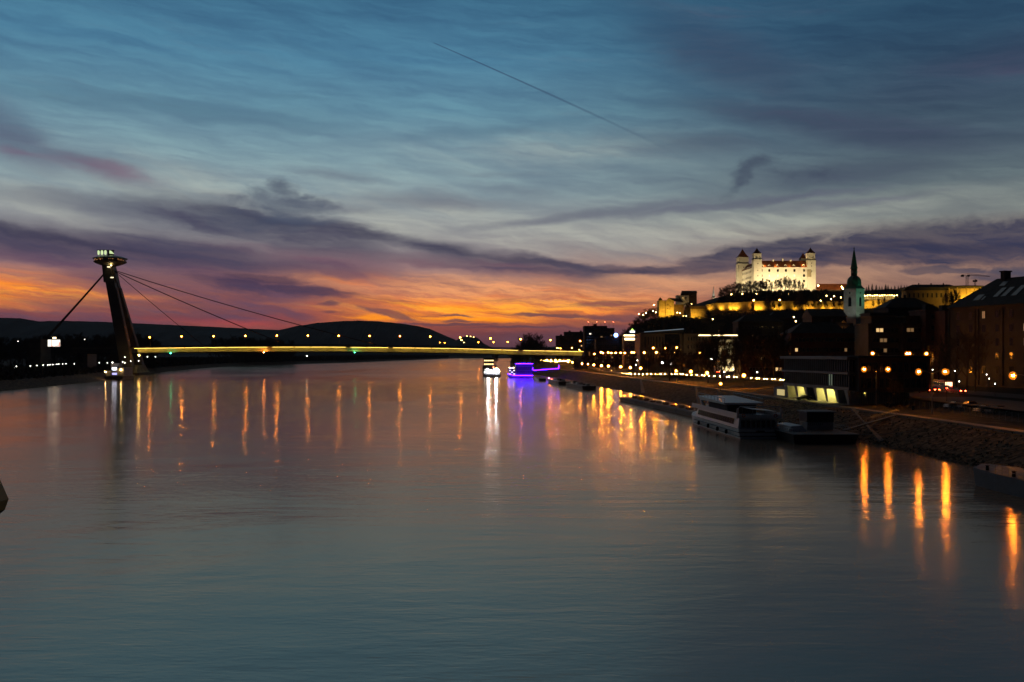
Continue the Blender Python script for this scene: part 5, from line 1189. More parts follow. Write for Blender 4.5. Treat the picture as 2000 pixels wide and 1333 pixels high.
small_lamps('far_lamp', [(859.5, 669.5, 2600), (868.5, 669.7, 2600), (934.5, 669, 1500), (964, 668.5, 1500), (991.5, 668.2, 1400)], glow('far_lamp', ORG, 120), 'far shore lamps', '%s distant orange lamp seen over the bridge deck beyond the hill', .6, zf=lambda x, y: 5)
small_lamps('hamlet_lamp', [(899, 660, 4300), (900, 664.5, 4300), (902.5, 665, 4300), (906, 669.5, 4200), (912, 657, 4450), (919, 657.5, 4450), (925, 659, 4450)], glow('hamlet_lamp', WARM, 14), 'lights on the far rock', '%s tiny light on the small round hill at the horizon', 2.0, h=5, zf=lambda x, y: 30)
small_lamps('court_lamp', [(1415, 727, 470), (1432, 722, 470), (1441.5, 721, 460), (1479, 727.5, 440), (1377.5, 700.8, 520), (1388, 701, 520), (1390.5, 702, 520), (1446, 701.5, 520), (1449, 701.5, 520), (1455, 690.5, 520), (1464, 697.5, 500), (1487.5, 700.5, 480), (1484.5, 703, 480), (1311, 712, 560), (1242, 713, 640), (1245, 704.5, 640)], G['small'], 'small court lights', '%s small pale light among the dark tree trunks by the road', .26)
small_lamps('white_street_lamp', [(1293.5, 709, 545)], G['white'], 'white lamp', '%s brilliant white street lamp among the orange ones', .34)
small_lamps('dolphin_lamp', [(1407.5, 750, 292)], G['near'], 'lamp over the pontoon', '%s lamp on a thin mast behind the white passenger ship', .2)
small_lamps('park_lamp', [(1873.5, 745.5, 262), (1943.5, 750, 262), (1865, 725, 290), (1927, 732, 300), (1932, 740, 300), (1821.5, 722.5, 300)], G['small'], 'pale lamps near the parked cars', '%s pale lamp near the car park', .13)
# kiosk and billboard lights
bb = thing('billboard', 'brightly lit advertising screen on a mast on the left bank below the bridge stay', 'billboard', (at(105.5, 0, 800).x, 800, 5))
bzz = lambda py: CH+(HY-py)/F*800-5
MB().tube([(0, .6, 0), (0, .6, bzz(677))], .5, 8).build('mast', M['dark_metal'], bb)
MB().box(-5.2, 5.2, .2, 1.2, bzz(677.6), bzz(663.6)).build('frame', M['dark_metal'], bb)
W1, Rr = glow('screen_cream', (1, .93, .78), 1.5), glow('screen_red', (1, .08, .05), .8)
sc = MB().box(-5.0, 4.8, .08, .198, bzz(677.2), bzz(664)).build('screen', W1, bb)
rb = MB()
for x0, x1, a, c_ in ((-2.3, -1.9, 677, 664.3), (-.3, -.1, 669, 666), (1.0, 1.2, 677, 674), (3.9, 4.6, 677, 669), (3.0, 3.5, 676.5, 673.5), (1.7, 2.7, 676.8, 675.8), (-1.8, -1.0, 677, 675.6)): rb.box(x0, x1, .02, .078, bzz(a), bzz(c_))
rb.build('picture', Rr, sc)
MB().box(-1.0, 1.4, .1, .5, bzz(661.8), bzz(659.2)).build('top_lamp', glow('billboard_top', (1, .75, .4), 8), bb)

# ---------------------------------------------------------------- cars
def car_proto(name, body_m, lights='head', on=True, s=1.0):
    t = thing(name, name, 'car'); L_, Wc_ = 4.4, 1.75
    prof = [(-2.2, .35), (-2.15, .75), (-1.95, .88), (-.95, 1.0), (-.35, 1.42), (.95, 1.46), (1.6, 1.05), (2.1, .98), (2.2, .6), (2.18, .32)]
    def sec(y, k_): return [(y*1.0 if False else px_, y, z_ if z_ < 1.0 else 1.0+(z_-1.0)*k_) for px_, z_ in prof]
    b = MB(); b.rings([[(px_, y, z_) for px_, z_ in prof if True] for y in ()]) if False else None
    ysec = [(-.87, .0), (-.80, .55), (-.62, 1.0), (.62, 1.0), (.80, .55), (.87, .0)]
    R = []
    for y, k_ in ysec: R.append([(px_*(.985 if abs(y) > .8 else 1), y, min(z_, .95)+max(0, z_-.95)*k_) for px_, z_ in prof])
    b.rings(R); b.build('body', body_m, t, False)
    g_ = MB(); g_.hexa([(-.86, -.74, .99), (-.86, .74, .99), (1.45, .74, 1.08), (1.45, -.74, 1.08), (-.33, -.66, 1.44), (-.33, .66, 1.44), (.93, .66, 1.475), (.93, -.66, 1.475)]); g_.build('windows', M['glass'], t)
    for wx in (-1.35, 1.35):
        for wy in (-.80, .80):
            w_ = MB().lathe([(.31, -.1), (.33, 0), (.31, .1)], 12).build('wheel', M['rubber'], t); w_.rotation_euler = (pi/2, 0, 0); w_.location = (wx, wy, .32)
            r_ = MB().lathe([(.18, -.13), (.18, .13)], 8).build('rim', M['rail'], w_)
    hm, tm = (G['head'], G['tail']) if on else (M['rail'], mat('lamp_red', (.2, .01, .01), .3))
    for wy in (-.6, .6):
        MB().box(-2.24, -2.12, wy-.15, wy+.15, .58, .76).build('headlight', hm, t)
        MB().box(2.12, 2.24, wy-.16, wy+.16, .66, .82).build('taillight', tm, t)
    t.scale = (s,)*3; return t
dark = mat('car_dark', (.03, .03, .035), .35, .3); silver = mat('car_silver', (.35, .35, .36), .35, .5); white = mat('car_white', (.6, .6, .6), .35)
pc1 = car_proto('parked_car', silver, on=False); pc2 = car_proto('parked_car', white, on=False); pc3 = car_proto('parked_car', dark, on=False)
for p_, (px, py, rz_), lb in ((pc1, (1865, 799, .25), 'pale silver car parked farthest left behind the mesh fence'), (pc3, (1893, 801, .2), 'dark car parked in the shade right beside the silver one'), (pc2, (1924, 806, .3), 'white car parked right of the dark one with faint light on its nose'), (pc3, (1948, 808, .3), 'dark blue car parked at the right end behind the white one')):
    Y = (CH-5.0)*F/(py-HY); q = at(px, py, Y); c = copy_to(p_, (q.x, Y, ground_z(q.x, Y)+.1), rz_, lb, 1.12, 'cars in the car park')
copy_to(pc3, (0, 0, 0), 0, 'dark car parked in the lit bays under the riverside offices', None).location = gb.matrix_basis @ Vector((20.0, -2.2, .03))
copy_to(pc3, (0, 0, 0), 1.2, 'dark motor car half hidden behind a slanted leg of the riverside offices', None).location = gb.matrix_basis @ Vector((33.5, 4.0, .03))
for p_ in (pc1, pc2, pc3): drop(p_)
tc_ = car_proto('traffic_car', dark)
yy = 340.0; i = 0
def road_at(y):
    for (x0, y0), (x1, y1) in zip(ROAD, ROAD[1:]):
        if y0 <= y <= y1: return x0+(x1-x0)*(y-y0)/(y1-y0), atan2(y1-y0, x1-x0)
ys_c = []
y = 405.0
while y < 700: ys_c.append(y); y += rnd.uniform(6.2, 8.6)
y = 960.0
while y < 1500: ys_c.append(y); y += rnd.uniform(9, 13)
for i, y in enumerate(ys_c):
    x, a = road_at(y); z = ground_z(x, y)+.15
    copy_to(tc_, (x-3.6, y, z), a, nth(i)+' car of the queue with headlights on, coming along the embankment road', 1.0, 'cars driving towards the viewer on the embankment road')
for i, (px, py, Y) in enumerate([(1822, 748, 290), (1845, 756.5, 300), (1859, 758, 285), (1872, 758, 280), (1560, 740, 470), (1400, 731, 560)]):
    q = at(px, py, Y); copy_to(tc_, (q.x, Y, ground_z(q.x, Y)+.15), -pi/2+.1, nth(i)+' car seen from behind with red lights, on the road by the corner block' if i < 4 else nth(i)+' car with red tail lights behind the trees', 1.1, 'cars driving away')
drop(tc_)
# tram and bus glow near the corner: two lit buses
def bus(px, py, Y, lb):
    q = at(px, py, Y); t = thing('city_bus', lb, 'bus', (q.x, Y, ground_z(q.x, Y)+.15), -.1)
    MB().box(-1.25, 1.25, 0, 11, .35, 3.0).build('body', mat('bus_red', (.25, .03, .02), .4), t)
    MB().box(-1.27, 1.27, .5, 10.5, 1.4, 2.4).build('windows', M['glass'], t)
    MB().box(-1.0, 1.0, -.06, -.001, 1.3, 2.5).build('rear_window', glow('bus_interior', (1, .6, .3), 3), t)
    for x in (-1.26, 1.26):
        for y in (2, 8.5):
            w_ = MB().lathe([(.48, -.14), (.48, .14)], 12).build('wheel', M['rubber'], t); w_.rotation_euler = (0, pi/2, 0); w_.location = (x*.92, y, .48)
    for x in (-1, 1): MB().box(x-.12, x+.12, -.08, -.001, .7, 1.0).build('taillight', G['tail'], t)
bus(1808, 745, 285, 'red bus with lit rear window waiting left of the big corner block'); bus(1853, 742, 300, 'red bus with brightest lit windows, right of the other bus')

# fence between path and car park, bollards
fn = thing('mesh_fence', 'wire mesh fence between the promenade path and the car park', 'fence', (0, 0, 0))
b = MB(); wires = MB(); fp = [(97.0, 247), (97.2, 235), (97.4, 220), (97.6, 200), (97.8, 180), (98, 150)]
for (x0, y0), (x1, y1) in zip(fp, fp[1:]):
    n_ = max(1, int(abs(y1-y0)/2.5))
    for i in range(n_):
        xa, ya, xb, yb = x0+(x1-x0)*i/n_, y0+(y1-y0)*i/n_, x0+(x1-x0)*(i+1)/n_, y0+(y1-y0)*(i+1)/n_
        za = ground_z(xa, ya)
        b.tube([(xa, ya, za-.2), (xa, ya, za+1.8)], .045, 5)
        for q in range(7): wires.tube([(xa, ya, za+.15+q*.26), (xb, yb, ground_z(xb, yb)+.15+q*.26)], .012, 3)
b.build('post', M['rail'], fn); wires.build('mesh', M['rail'], fn)
for i, (x, y) in enumerate([(92.4, 244), (93.2, 232), (92.6, 246.5)]):
    t = thing('litter_bin', nth(i)+' dark bin or bollard by the path below the double street lamp', 'bin', (x, y, 4.75)); MB().lathe([(.28, 0), (.3, .9)], 10).build('drum', M['dark_metal'], t); MB().lathe([(.33, .9), (.33, 1.0), (.1, 1.08)], 10).build('lid', M['rubber'], t)

# ---------------------------------------------------------------- trees
TG = 'bare trees along the embankment road'
tr_pts = [(1308, 480, 17), (1322, 455, 15), (1370, 470, 17), (1383, 445, 18), (1398, 455, 19), (1410, 430, 18), (1416, 445, 12), (1437, 450, 17), (1447, 440, 19), (1462, 430, 19), (1478, 445, 19), (1494, 425, 17), (1512, 420, 18), (1530, 425, 18)]
for i, (px, Y, h) in enumerate(tr_pts):
    x = at(px, 0, Y).x; plant(farbare, x, Y, ground_z(x, Y), h, nth(i)+' bare tree from the left in the row before the classical block and palace', TG)
for i, (px, Y, h) in enumerate([(1335, 560, 14), (1352, 540, 14), (1290, 600, 13), (1267, 620, 13), (1240, 660, 13), (1205, 690, 13), (1185, 700, 11), (1165, 720, 11), (1145, 740, 10), (1125, 760, 10)]):
    x = at(px, 0, Y).x; plant(bushy, x, Y, ground_z(x, Y), h*.8, nth(i)+' dark shrubby tree, from the right, between the promenade lamps and the bridge end', 'shrubby trees by the road')
for i, (px, Y, h) in enumerate([(1757, 246, 8.5), (1742, 250, 7)]):
    x = at(px, 0, Y).x; plant(bare, x, Y, ground_z(x, Y), h, ('low orange lit bare tree right of the double street lamp' if i == 0 else 'small bare tree close against the brownish office wing'), None)
for i, (px, Y, h) in enumerate([(1818, 330, 13), (1835, 322, 15), (1868, 310, 17), (1888, 300, 18), (1905, 290, 17), (1790, 335, 12)]):
    x = at(px, 0, Y).x; plant(bare, x, Y, ground_z(x, Y), h, nth(i)+' tall bare street tree standing before the big corner block', 'street trees by the corner block')
# black clump beyond the bridge
for i, (px, Y, h) in enumerate([(1012, 1010, 20), (1020, 1000, 27), (1029, 1015, 30), (1038, 1005, 31), (1047, 1000, 28), (1055, 1015, 24), (1061, 1000, 18), (1004, 1000, 13), (968, 1100, 14)]):
    x = at(px, 0, Y).x; plant(bushy, x, Y, 4, h, nth(i)+' tree of the black rounded clump beyond the bridge, left of the apartment blocks', 'clump of trees beyond the bridge')
# before the castle
for i, (px, Y, h, kd) in enumerate([(1410, 1108, 13, 1), (1418, 1104, 14, 1), (1427, 1106, 13, 1), (1437, 1110, 13, 1), (1446, 1108, 12, 1), (1455, 1106, 13, 1), (1465, 1108, 14, 1), (1475, 1110, 14, 1), (1485, 1106, 15, 1), (1493, 1108, 15, 1),
        (1505, 1112, 11, 0), (1515, 1114, 13, 0), (1524, 1112, 15, 0), (1533, 1114, 16, 0), (1543, 1112, 14, 0), (1552, 1114, 14, 0), (1560, 1110, 13, 0), (1568, 1108, 11, 0), (1578, 1100, 8, 1), (1587, 1100, 7, 1)]):
    x = at(px, 0, Y).x; plant(bushy if kd else farbare, x, Y, ground_z(x, Y)-1, h, nth(i)+(' tree from the left of the dark bushy row' if kd else ' tree from the left of the tall bare row')+' before the castle walls', 'trees before the castle')
for i, (px, Y, h) in enumerate([(1382, 1085, 11), (1387, 1088, 13), (1399, 1086, 12), (1404, 1080, 10)]):
    x = at(px, 0, Y).x; plant(conif, x, Y, ground_z(x, Y), h, nth(i)+' dark columnar conifer beside the thin lit obelisk', 'conifers by the obelisk')
# hillside left, silhouetted
hs_ = [(1190, 940, 12), (1200, 960, 13), (1208, 975, 13), (1216, 985, 14), (1224, 1000, 14), (1232, 1010, 14), (1240, 1015, 13), (1248, 1020, 13), (1256, 1030, 13), (1264, 1040, 13), (1272, 1050, 12), (1280, 1060, 12), (1236, 985, 14), (1250, 990, 13), (1262, 1000, 12), (1275, 1005, 12), (1290, 1000, 10), (1302, 1000, 9), (1316, 1000, 9), (1343, 1040, 14), (1347, 1035, 15), (1384, 1020, 9), (1336, 1000, 9), (1362, 1000, 9)]
for i, (px, Y, h) in enumerate(hs_):
    x = at(px, 0, Y).x; plant(bushy, x, Y, ground_z(x, Y)-.5, h, nth(i)+' dark tree, counted uphill, on the steep slope left of the fortress wall', 'trees on the left hillside')
for i, (px, Y, h) in enumerate([(1500, 1030, 13), (1511, 1030, 9), (1562, 1028, 16), (1566, 1032, 17), (1523, 1032, 10), (1552, 1034, 10), (1575, 1034, 11), (1590, 1034, 10), (1600, 1036, 11), (1612, 1036, 10), (1628, 1038, 10), (1640, 1040, 11), (1705, 1034, 8), (1716, 1034, 9), (1727, 1034, 10)]):
    x = at(px, 0, Y).x; plant(farbare if i not in (0, 2, 3) else bushy, x, Y, ground_z(x, Y)-.5, h, nth(i)+' tree from the left silhouetted against the amber fortress and terrace walls', 'trees against the lit walls')
for i, (px, Y, h) in enumerate([(1846, 985, 11), (1864, 985, 15), (1856, 988, 13), (1871, 990, 12)]):
    x = at(px, 0, Y).x; plant(farbare, x, Y, at(px, 596, Y).z-2, h, nth(i)+' bare tree from the left before the glowing round hall', 'trees before the round hall')
for i in range(26):
    px = 1692+i*6.2+rnd.uniform(-2, 2); Y = rnd.uniform(1500, 1600); x = at(px, 0, Y).x; h = rnd.uniform(9, 14)
    plant(conif, x, Y, at(px, 569, Y).z-1+rnd.uniform(-2, 1), h, nth(i)+' conifer from the left on the ridge behind the terrace pavilion', 'conifers on the ridge')
for i, (px, Y, h) in enumerate([(1866, 380, 6), (1859, 700, 20)]):
    x = at(px, 0, Y).x
    if i: plant(conif, x, Y, at(px, 618, Y).z, 18, 'single dark conifer standing before the glowing round hall roofline', None)
# left bank trees that rise above the wood
i = 0
for i in range(72):
    px = -20 + i*13.0 + rnd.uniform(-4, 4)
    Y = rnd.uniform(880, 1020) if px < 420 else rnd.uniform(1500, 1700)
    if 165 < px < 285: Y = rnd.uniform(960, 1080)
    x = at(px, 0, Y).x
    if x > interp(XL, Y)-18: x = interp(XL, Y)-20-rnd.uniform(0, 20)
    top = interp([(0, 662), (60, 659), (100, 656), (150, 656), (300, 657), (500, 662), (700, 668), (850, 672), (930, 680)], px) + rnd.uniform(-2, 4)
    h = max(8, CH+(HY-top)/F*Y-5)
    plant(bushy, x, Y, 4, h, nth(i % 69)+' dark riverside tree on the left bank, counted from the left edge' if i < 60 else 'dark far tree nearest the bridge middle, '+nth(i-60)+' of the last dozen', 'riverside trees on the left bank')
for i, (px, h, Y) in enumerate([(153, 30, 850), (159, 33, 860), (165, 29, 850), (292, 30, 950), (297, 26, 950)]):
    x = at(px, 0, Y).x; plant(conif, x, Y, 4, h, nth(i)+' tall slim poplar shape rising above the left bank wood', 'poplars on the left bank')
# ================================================================ boats and pontoons
def ship_hull(L_, B, z0, z1, bow=8.0, flare=.5, stern=.6, sheer=.8):
    """hull rings along +y: stern at 0, bow at L_"""
    R = []
    for i in range(13):
        f = i/12; y = L_*f
        w = B/2*(1 if y < L_-bow else max(.03, 1-((y-(L_-bow))/bow)**2.2))
        zt_ = z1 + sheer*max(0, (f-.6)/.4)**2; wl_ = w*(1-.12)
        R.append([(-wl_, y, z0), (wl_, y, z0), (w, y+flare*(f > .9), zt_), (-w, y+flare*(f > .9), zt_)])
    return MB().rings(R)
# white passenger ship
SX, SY = 52.0, 209.0; a_ = atan2(57, -.2)-pi/2
ps = thing('passenger_ship', 'white double deck passenger ship moored at the right bank, stern towards the viewer', 'ship', (SX, SY, 0), 0.035)
B2 = 4.65
ship_hull(57, 9.3, -.8, 2.0, 14, .6).build('hull', M['boatwhite'], ps)
st_ = MB()
for z in (.55, 1.35): st_.tube([(-B2-.02, .0, z), (-B2-.02, 43, z)], .09, 4).tube([(-B2, -.04, z), (B2, -.04, z)], .09, 4)
st_.build('rubbing_strake', M['dark_metal'], ps)
MB().box(-B2+.1, B2-.1, .5, 44, 2.0, 2.06).build('main_deck', M['deck_grey'], ps)
lo = MB().hexa([(-B2+.35, 1.6, 2.06), (B2-.35, 1.6, 2.06), (B2-.35, 44, 2.06), (-B2+.35, 44, 2.06), (-B2+.7, 1.9, 4.3), (B2-.7, 1.9, 4.3), (B2-.7, 41, 4.3), (-B2+.7, 41, 4.3)])
lo.build('saloon', M['boatwhite'], ps)
for side in (-1, 1):
    for i in range(17):
        y = 5.5+i*2.05; xa, xb = side*(B2-.35+.02-.12), side*(B2-.7+.06-.02)
        g_ = MB(); x0_, x1_ = side*(B2-.42), side*(B2-.60)
        g_.hexa([(x0_-.02*side, y+.12, 2.75), (x0_-.02*side, y+1.85, 2.75), (x0_+.06*side, y+1.85, 2.75), (x0_+.06*side, y+.12, 2.75), (x1_-.02*side, y-.12, 3.95), (x1_-.02*side, y+1.6, 3.95), (x1_+.06*side, y+1.6, 3.95), (x1_+.06*side, y-.12, 3.95)])
        g_.build('window', M['glass'], ps)
for i in range(7):
    x = -3.6+i*1.08; MB().box(x, x+.78, 1.5, 1.62, 2.3, 3.8).build('stern_window', M['glass'] if i not in (1, 5) else mat('stern_glass', (.05, .02, .015), .2), ps)
MB().box(-.9, .9, -.06, -.001, 1.5, 1.75).build('name_plate', M['greywall'], ps)
MB().box(-B2+.05, B2-.05, .6, 45, 4.3, 4.5).build('upper_deck', M['boatwhite'], ps)
bw_ = MB()
for side in (-1, 1): bw_.box(side*(B2-.05)-.07, side*(B2-.05)+.07, .6, 45, 4.5, 5.35)
bw_.box(-B2+.1, B2-.1, .6, .74, 4.5, 5.0); bw_.build('bulwark', M['boatwhite'], ps)
ar = MB()
for y in (.7, ): ar.tube([(-B2+.05, y, 4.3), (-B2+.05, y, 6.3), (-B2+.5, y, 6.75), (B2-.5, y, 6.75), (B2-.05, y, 6.3), (B2-.05, y, 4.3)], [.3, .2, .12, .12, .2, .3], 6)
ar.tube([(-B2+.1, .7, 5.0), (-B2+.1, 5.5, 4.9)], .2, 5).tube([(B2-.1, .7, 5.0), (B2-.1, 5.5, 4.9)], .2, 5)
ar.build('stern_arch', M['boatwhite'], ps)
aw = MB(); aw.hexa([(-1.2, 2, 6.1), (B2-.6, 2, 5.6), (B2-.6, 11, 5.6), (-1.2, 11, 6.1), (-1.2, 2, 6.16), (B2-.6, 2, 5.66), (B2-.6, 11, 5.66), (-1.2, 11, 6.16)]); aw.build('awning', M['boatwhite'], ps)
for (x, y) in ((-1, 2.3), (4, 2.3), (-1, 10.5), (4, 10.5)): MB().tube([(x, y, 4.5), (x, y, 6.0 if x < 0 else 5.6)], .06, 4).build('awning_post', M['rail'], ps)
MB().box(-B2+1.2, B2-1.6, 14, 32, 4.5, 6.6).build('upper_saloon', M['dark_concrete'], ps)
MB().hexa([(-B2+.1, 12, 6.6), (B2-.6, 12, 6.6), (B2-.6, 36, 6.6), (-B2+.1, 36, 6.6), (-B2-.1, 12, 7.0), (B2-.4, 12, 7.0), (B2-.4, 38, 7.5), (-B2-.1, 38, 7.5)]).build('sun_roof', M['boatwhite'], ps)
b = MB()
for side in (-B2+.1, B2-.6):
    b.tube([(side, 12, 7.9), (side, 38, 8.2)], .05, 4)
    for i in range(9): b.tube([(side, 12+i*3.2, 7.0), (side, 12+i*3.2, 7.95)], .04, 4)
b.build('roof_railing', M['rail'], ps)
for x in (-B2+.2, B2-.7): MB().hexa([(x, 33, 4.5), (x+.4, 33, 4.5), (x+.4, 34, 4.5), (x, 34, 4.5), (x, 36, 6.6), (x+.4, 36, 6.6), (x+.4, 37, 6.6), (x, 37, 6.6)]).build('roof_strut', M['boatwhite'], ps)
MB().box(-2.6, 2.6, 34, 38.5, 4.5, 6.9).build('wheelhouse', M['boatwhite'], ps); MB().box(-2.65, 2.65, 33.9, 38.6, 5.5, 6.4).build('wheelhouse_glass', M['glass'], ps)
for i, y in enumerate((9, 17, 26, 36)): MB().lathe([(.12, -.5), (.34, -.35), (.34, .35), (.12, .5)], 8, (-B2-.32, y, .9)).build('fender', M['rubber'], ps)
MB().tube([(0, 37, 7.4), (0, 37.2, 10.6)], [.08, .04], 5).tube([(-1.2, 37.1, 9.4), (1.2, 37.1, 9.4)], .04, 4).build('mast', M['rail'], ps)
MB().tube([(0, .3, 2.0), (0, -.6, 4.6)], .05, 5).build('flag_pole', M['rail'], ps)
for x in (-3.4, 3.4):
    o = MB().rings([[(.32*cos(a)+.07*cos(b)*cos(a), .07*sin(b), .32*sin(a)+.07*cos(b)*sin(a)) for b in [pi*q_/3 for q_ in range(6)]] for a in [2*pi*j/12 for j in range(13)]], False).build('life_ring', mat('ring_orange', (.5, .1, .02), .6), ps); o.location = (x, .55, 4.85)
for i, (a, b_) in enumerate([((56.5, 212, 2.1), (76, 220, 4.6)), ((56, 262, 2.6), (74, 268, 4.6)), ((69, 198, 1.9), (83, 192, 4.7)), ((69, 218, 1.9), (82, 228, 4.7))]):
    t = thing('mooring_rope', ('rope from the stern of the white ship', 'rope from the bow of the white ship', 'rope from the near corner of the dark barge', 'rope from the far corner of the dark barge')[i]+' to the bank', 'rope'); A_, B__ = Vector(a), Vector(b_)
    MB().tube([A_.lerp(B__, f/8)-Vector((0, 0, 1.6*f/8*(1-f/8)*2)) for f in range(9)], .035, 4).build('strand', M['rail'], t)
# dark moored barge with kiosk
bg = thing('moored_barge', 'dark flat barge with railings and a kiosk, moored beside the white ship', 'barge', (57.6, 196, 0), .03)
b = MB(); b.rings([[(-1.5, 2, -.8), (10.5, 2, -.8), (10.5, 24, -.8), (-1.5, 24, -.8)], [(-2.2, .5, 1.9), (11.2, 1.5, 1.9), (11.2, 25, 1.9), (-2.2, 25, 1.9)]]).build('hull', M['hull'], bg)
MB().box(-2.2, 11.2, .5, 25, 1.904, 1.98).build('deck', M['deck_grey'], bg)
kz = MB().box(4.3, 9.8, 12, 17, 1.98, 3.6).build('kiosk', mat('kiosk_white', (.40, .42, .44), .7, vary=.2, scale=.8), bg)
MB().box(4.25, 9.85, 11.9, 17.1, 3.6, 5.6).build('kiosk_front', M['hull'], kz); MB().box(3.9, 10.3, 11.2, 17.6, 5.6, 5.85).build('kiosk_roof', M['metalpanel'], kz)
lt_ = MB()
for i in range(8):
    x = 4.4+i*.42; lt_.quad((x, 11.95, 2.9), (x+.08, 11.95, 2.9), (x+.34, 11.95, 3.55), (x+.24, 11.95, 3.55))
lt_.build('sign_lettering', M['dark_metal'], kz)
rl_ = MB()
def rail_line(b, pts, z, h=1.0, step=1.2):
    for (x0, y0), (x1, y1) in zip(pts, pts[1:]):
        L_ = math.hypot(x1-x0, y1-y0); n_ = max(1, int(L_/step))
        for q in (h*.5, h): b.tube([(x0, y0, z+q), (x1, y1, z+q)], .03, 3)
        for i in range(n_+1): b.tube([(x0+(x1-x0)*i/n_, y0+(y1-y0)*i/n_, z), (x0+(x1-x0)*i/n_, y0+(y1-y0)*i/n_, z+h)], .035, 3)
rail_line(rl_, [(-2.1, 24.5), (-2.1, .8), (4, 1.0)], 1.98); rail_line(rl_, [(11, 25), (11, 6)], 1.98); rl_.build('railing', M['rail'], bg)
tarp = MB(); tarp.hexa([(-.9, 8, 2.0), (2.8, 8, 2.0), (2.8, 19, 2.0), (-.9, 19, 2.0), (-.2, 8.4, 3.0), (2.2, 8.4, 3.2), (2.0, 18.6, 3.1), (-.4, 18.6, 2.9)]); tarp.build('tarpaulin', M['boatwhite'], bg)
gw = thing('gangway', 'thin gangway running from the dark barge up to the bank', 'gangway', (0, 0, 0))
b = MB(); b.hexa([(68, 205, 1.9), (68, 206.4, 1.9), (83, 215.4, 4.6), (83, 214, 4.6), (68, 205, 2.1), (68, 206.4, 2.1), (83, 215.4, 4.85), (83, 214, 4.85)]); b.build('walkway', M['deck_grey'], gw)
b = MB(); 
for dy in (0, 1.4): b.tube([(68, 205+dy, 3.1), (83, 214+dy, 5.8)], .04, 4); [b.tube([(68+15*i/8, 205+dy+9*i/8, 2.1+2.7*i/8), (68+15*i/8, 205+dy+9*i/8, 3.1+2.7*i/8)], .03, 3) for i in range(9)]
b.build('railing', M['rail'], gw)
# blue barge at right edge
bb_ = thing('blue_barge', 'dark blue barge with deck railing cut by the right edge of the view', 'barge', (67.3, 99, 0), .04)
ship_hull(40, 6.4, -.8, 2.2, 4, .3, sheer=.4).build('hull', M['bluehull'], bb_)
MB().box(-3.1, 3.1, .2, 35, 2.2, 2.28).build('deck', M['deck_grey'], bb_)
b = MB(); rail_line(b, [(-3.0, .4), (-3.0, 33)], 2.28, 1.1, 1.6); rail_line(b, [(3.0, .4), (3.0, 33)], 2.28, 1.1, 1.6); b.build('railing', M['rail'], bb_)
for y in (28, 34.5): MB().lathe([(.25, 2.2), (.2, 2.9), (.34, 3.0)], 8, (-2.4, y, 0)).build('bollard', M['rubber'], bb_)
MB().box(-2, 2, 6, 14, 2.28, 4.4).build('cabin', M['bluehull'], bb_)
# pontoons
def pontoon(name, label, p0, p1, B, h, rail=True, stuff=True, group=None):
    v = Vector(p1)-Vector(p0); L_ = v.length; t = thing(name, label, 'pontoon', (p0[0], p0[1], 0), atan2(v.y, v.x)-pi/2, group)
    n_ = max(1, int(L_/26)); b = MB()
    for i in range(n_): b.hexa([(-B/2+.3, L_*i/n_+.4, -.6), (B/2-.3, L_*i/n_+.4, -.6), (B/2-.3, L_*(i+1)/n_-.4, -.6), (-B/2+.3, L_*(i+1)/n_-.4, -.6), (-B/2, L_*i/n_+.1, h), (B/2, L_*i/n_+.1, h), (B/2, L_*(i+1)/n_-.1, h), (-B/2, L_*(i+1)/n_-.1, h)])
    b.build('hull', M['hull'], t); MB().box(-B/2+.1, B/2-.1, .3, L_-.3, h+.002, h+.08).build('deck', M['deck_grey'], t)
    if rail:
        b = MB(); rail_line(b, [(-B/2+.15, .5), (-B/2+.15, L_-.5)], h+.08, 1.0, 2.0); rail_line(b, [(B/2-.15, .5), (B/2-.15, L_-.5)], h+.08, 1.0, 2.0); b.build('railing', M['rail'], t)
    if stuff:
        for i in range(int(L_/9)):
            y = 3+i*9+rnd.uniform(-1, 1); MB().box(-.8, .9, y, y+rnd.uniform(1, 3), h+.08, h+.08+rnd.uniform(.5, 1.2)).build('locker', (M['metalpanel'], M['dark_metal'], M['greywall'])[i % 3], t)
    return t
pontoon('long_pontoon', 'long low pontoon with railing stretching from the white ship up the river', (54.5, 272), (43.5, 378), 6, 1.3)
pontoon('small_pontoon', 'small dark pontoon boat nearer the viewer of the two below the dark slope', (37.5, 484), (32, 530), 7, 2.0)
pontoon('small_pontoon', 'small dark pontoon boat farther off, nearer the purple ship', (29.5, 560), (25.0, 600), 7, 2.0)
pontoon('landing_stage', 'tiny dark landing stage with red lights right of the purple ship', (19.5, 640), (17, 668), 5, 1.6, stuff=False)
for i, (px, py) in enumerate([(1051, 741.5), (1063, 743), (1077.5, 741.5), (1072, 739)]):
    q = at(px, py, 650); t = thing('stage_light', nth(i)+' small red or violet light on the landing stage beside the purple ship', 'signal light', (q.x, 650, q.z)); MB().ball((0, 0, 0), .28, 6, 4).build('lens', G['red'] if i != 3 else glow('violet_lamp', (.5, .1, 1), 90), t, True); MB().tube([(0, 0, -.2), (0, 0, -1.0)], .05, 4).build('stem', M['dark_metal'], t)
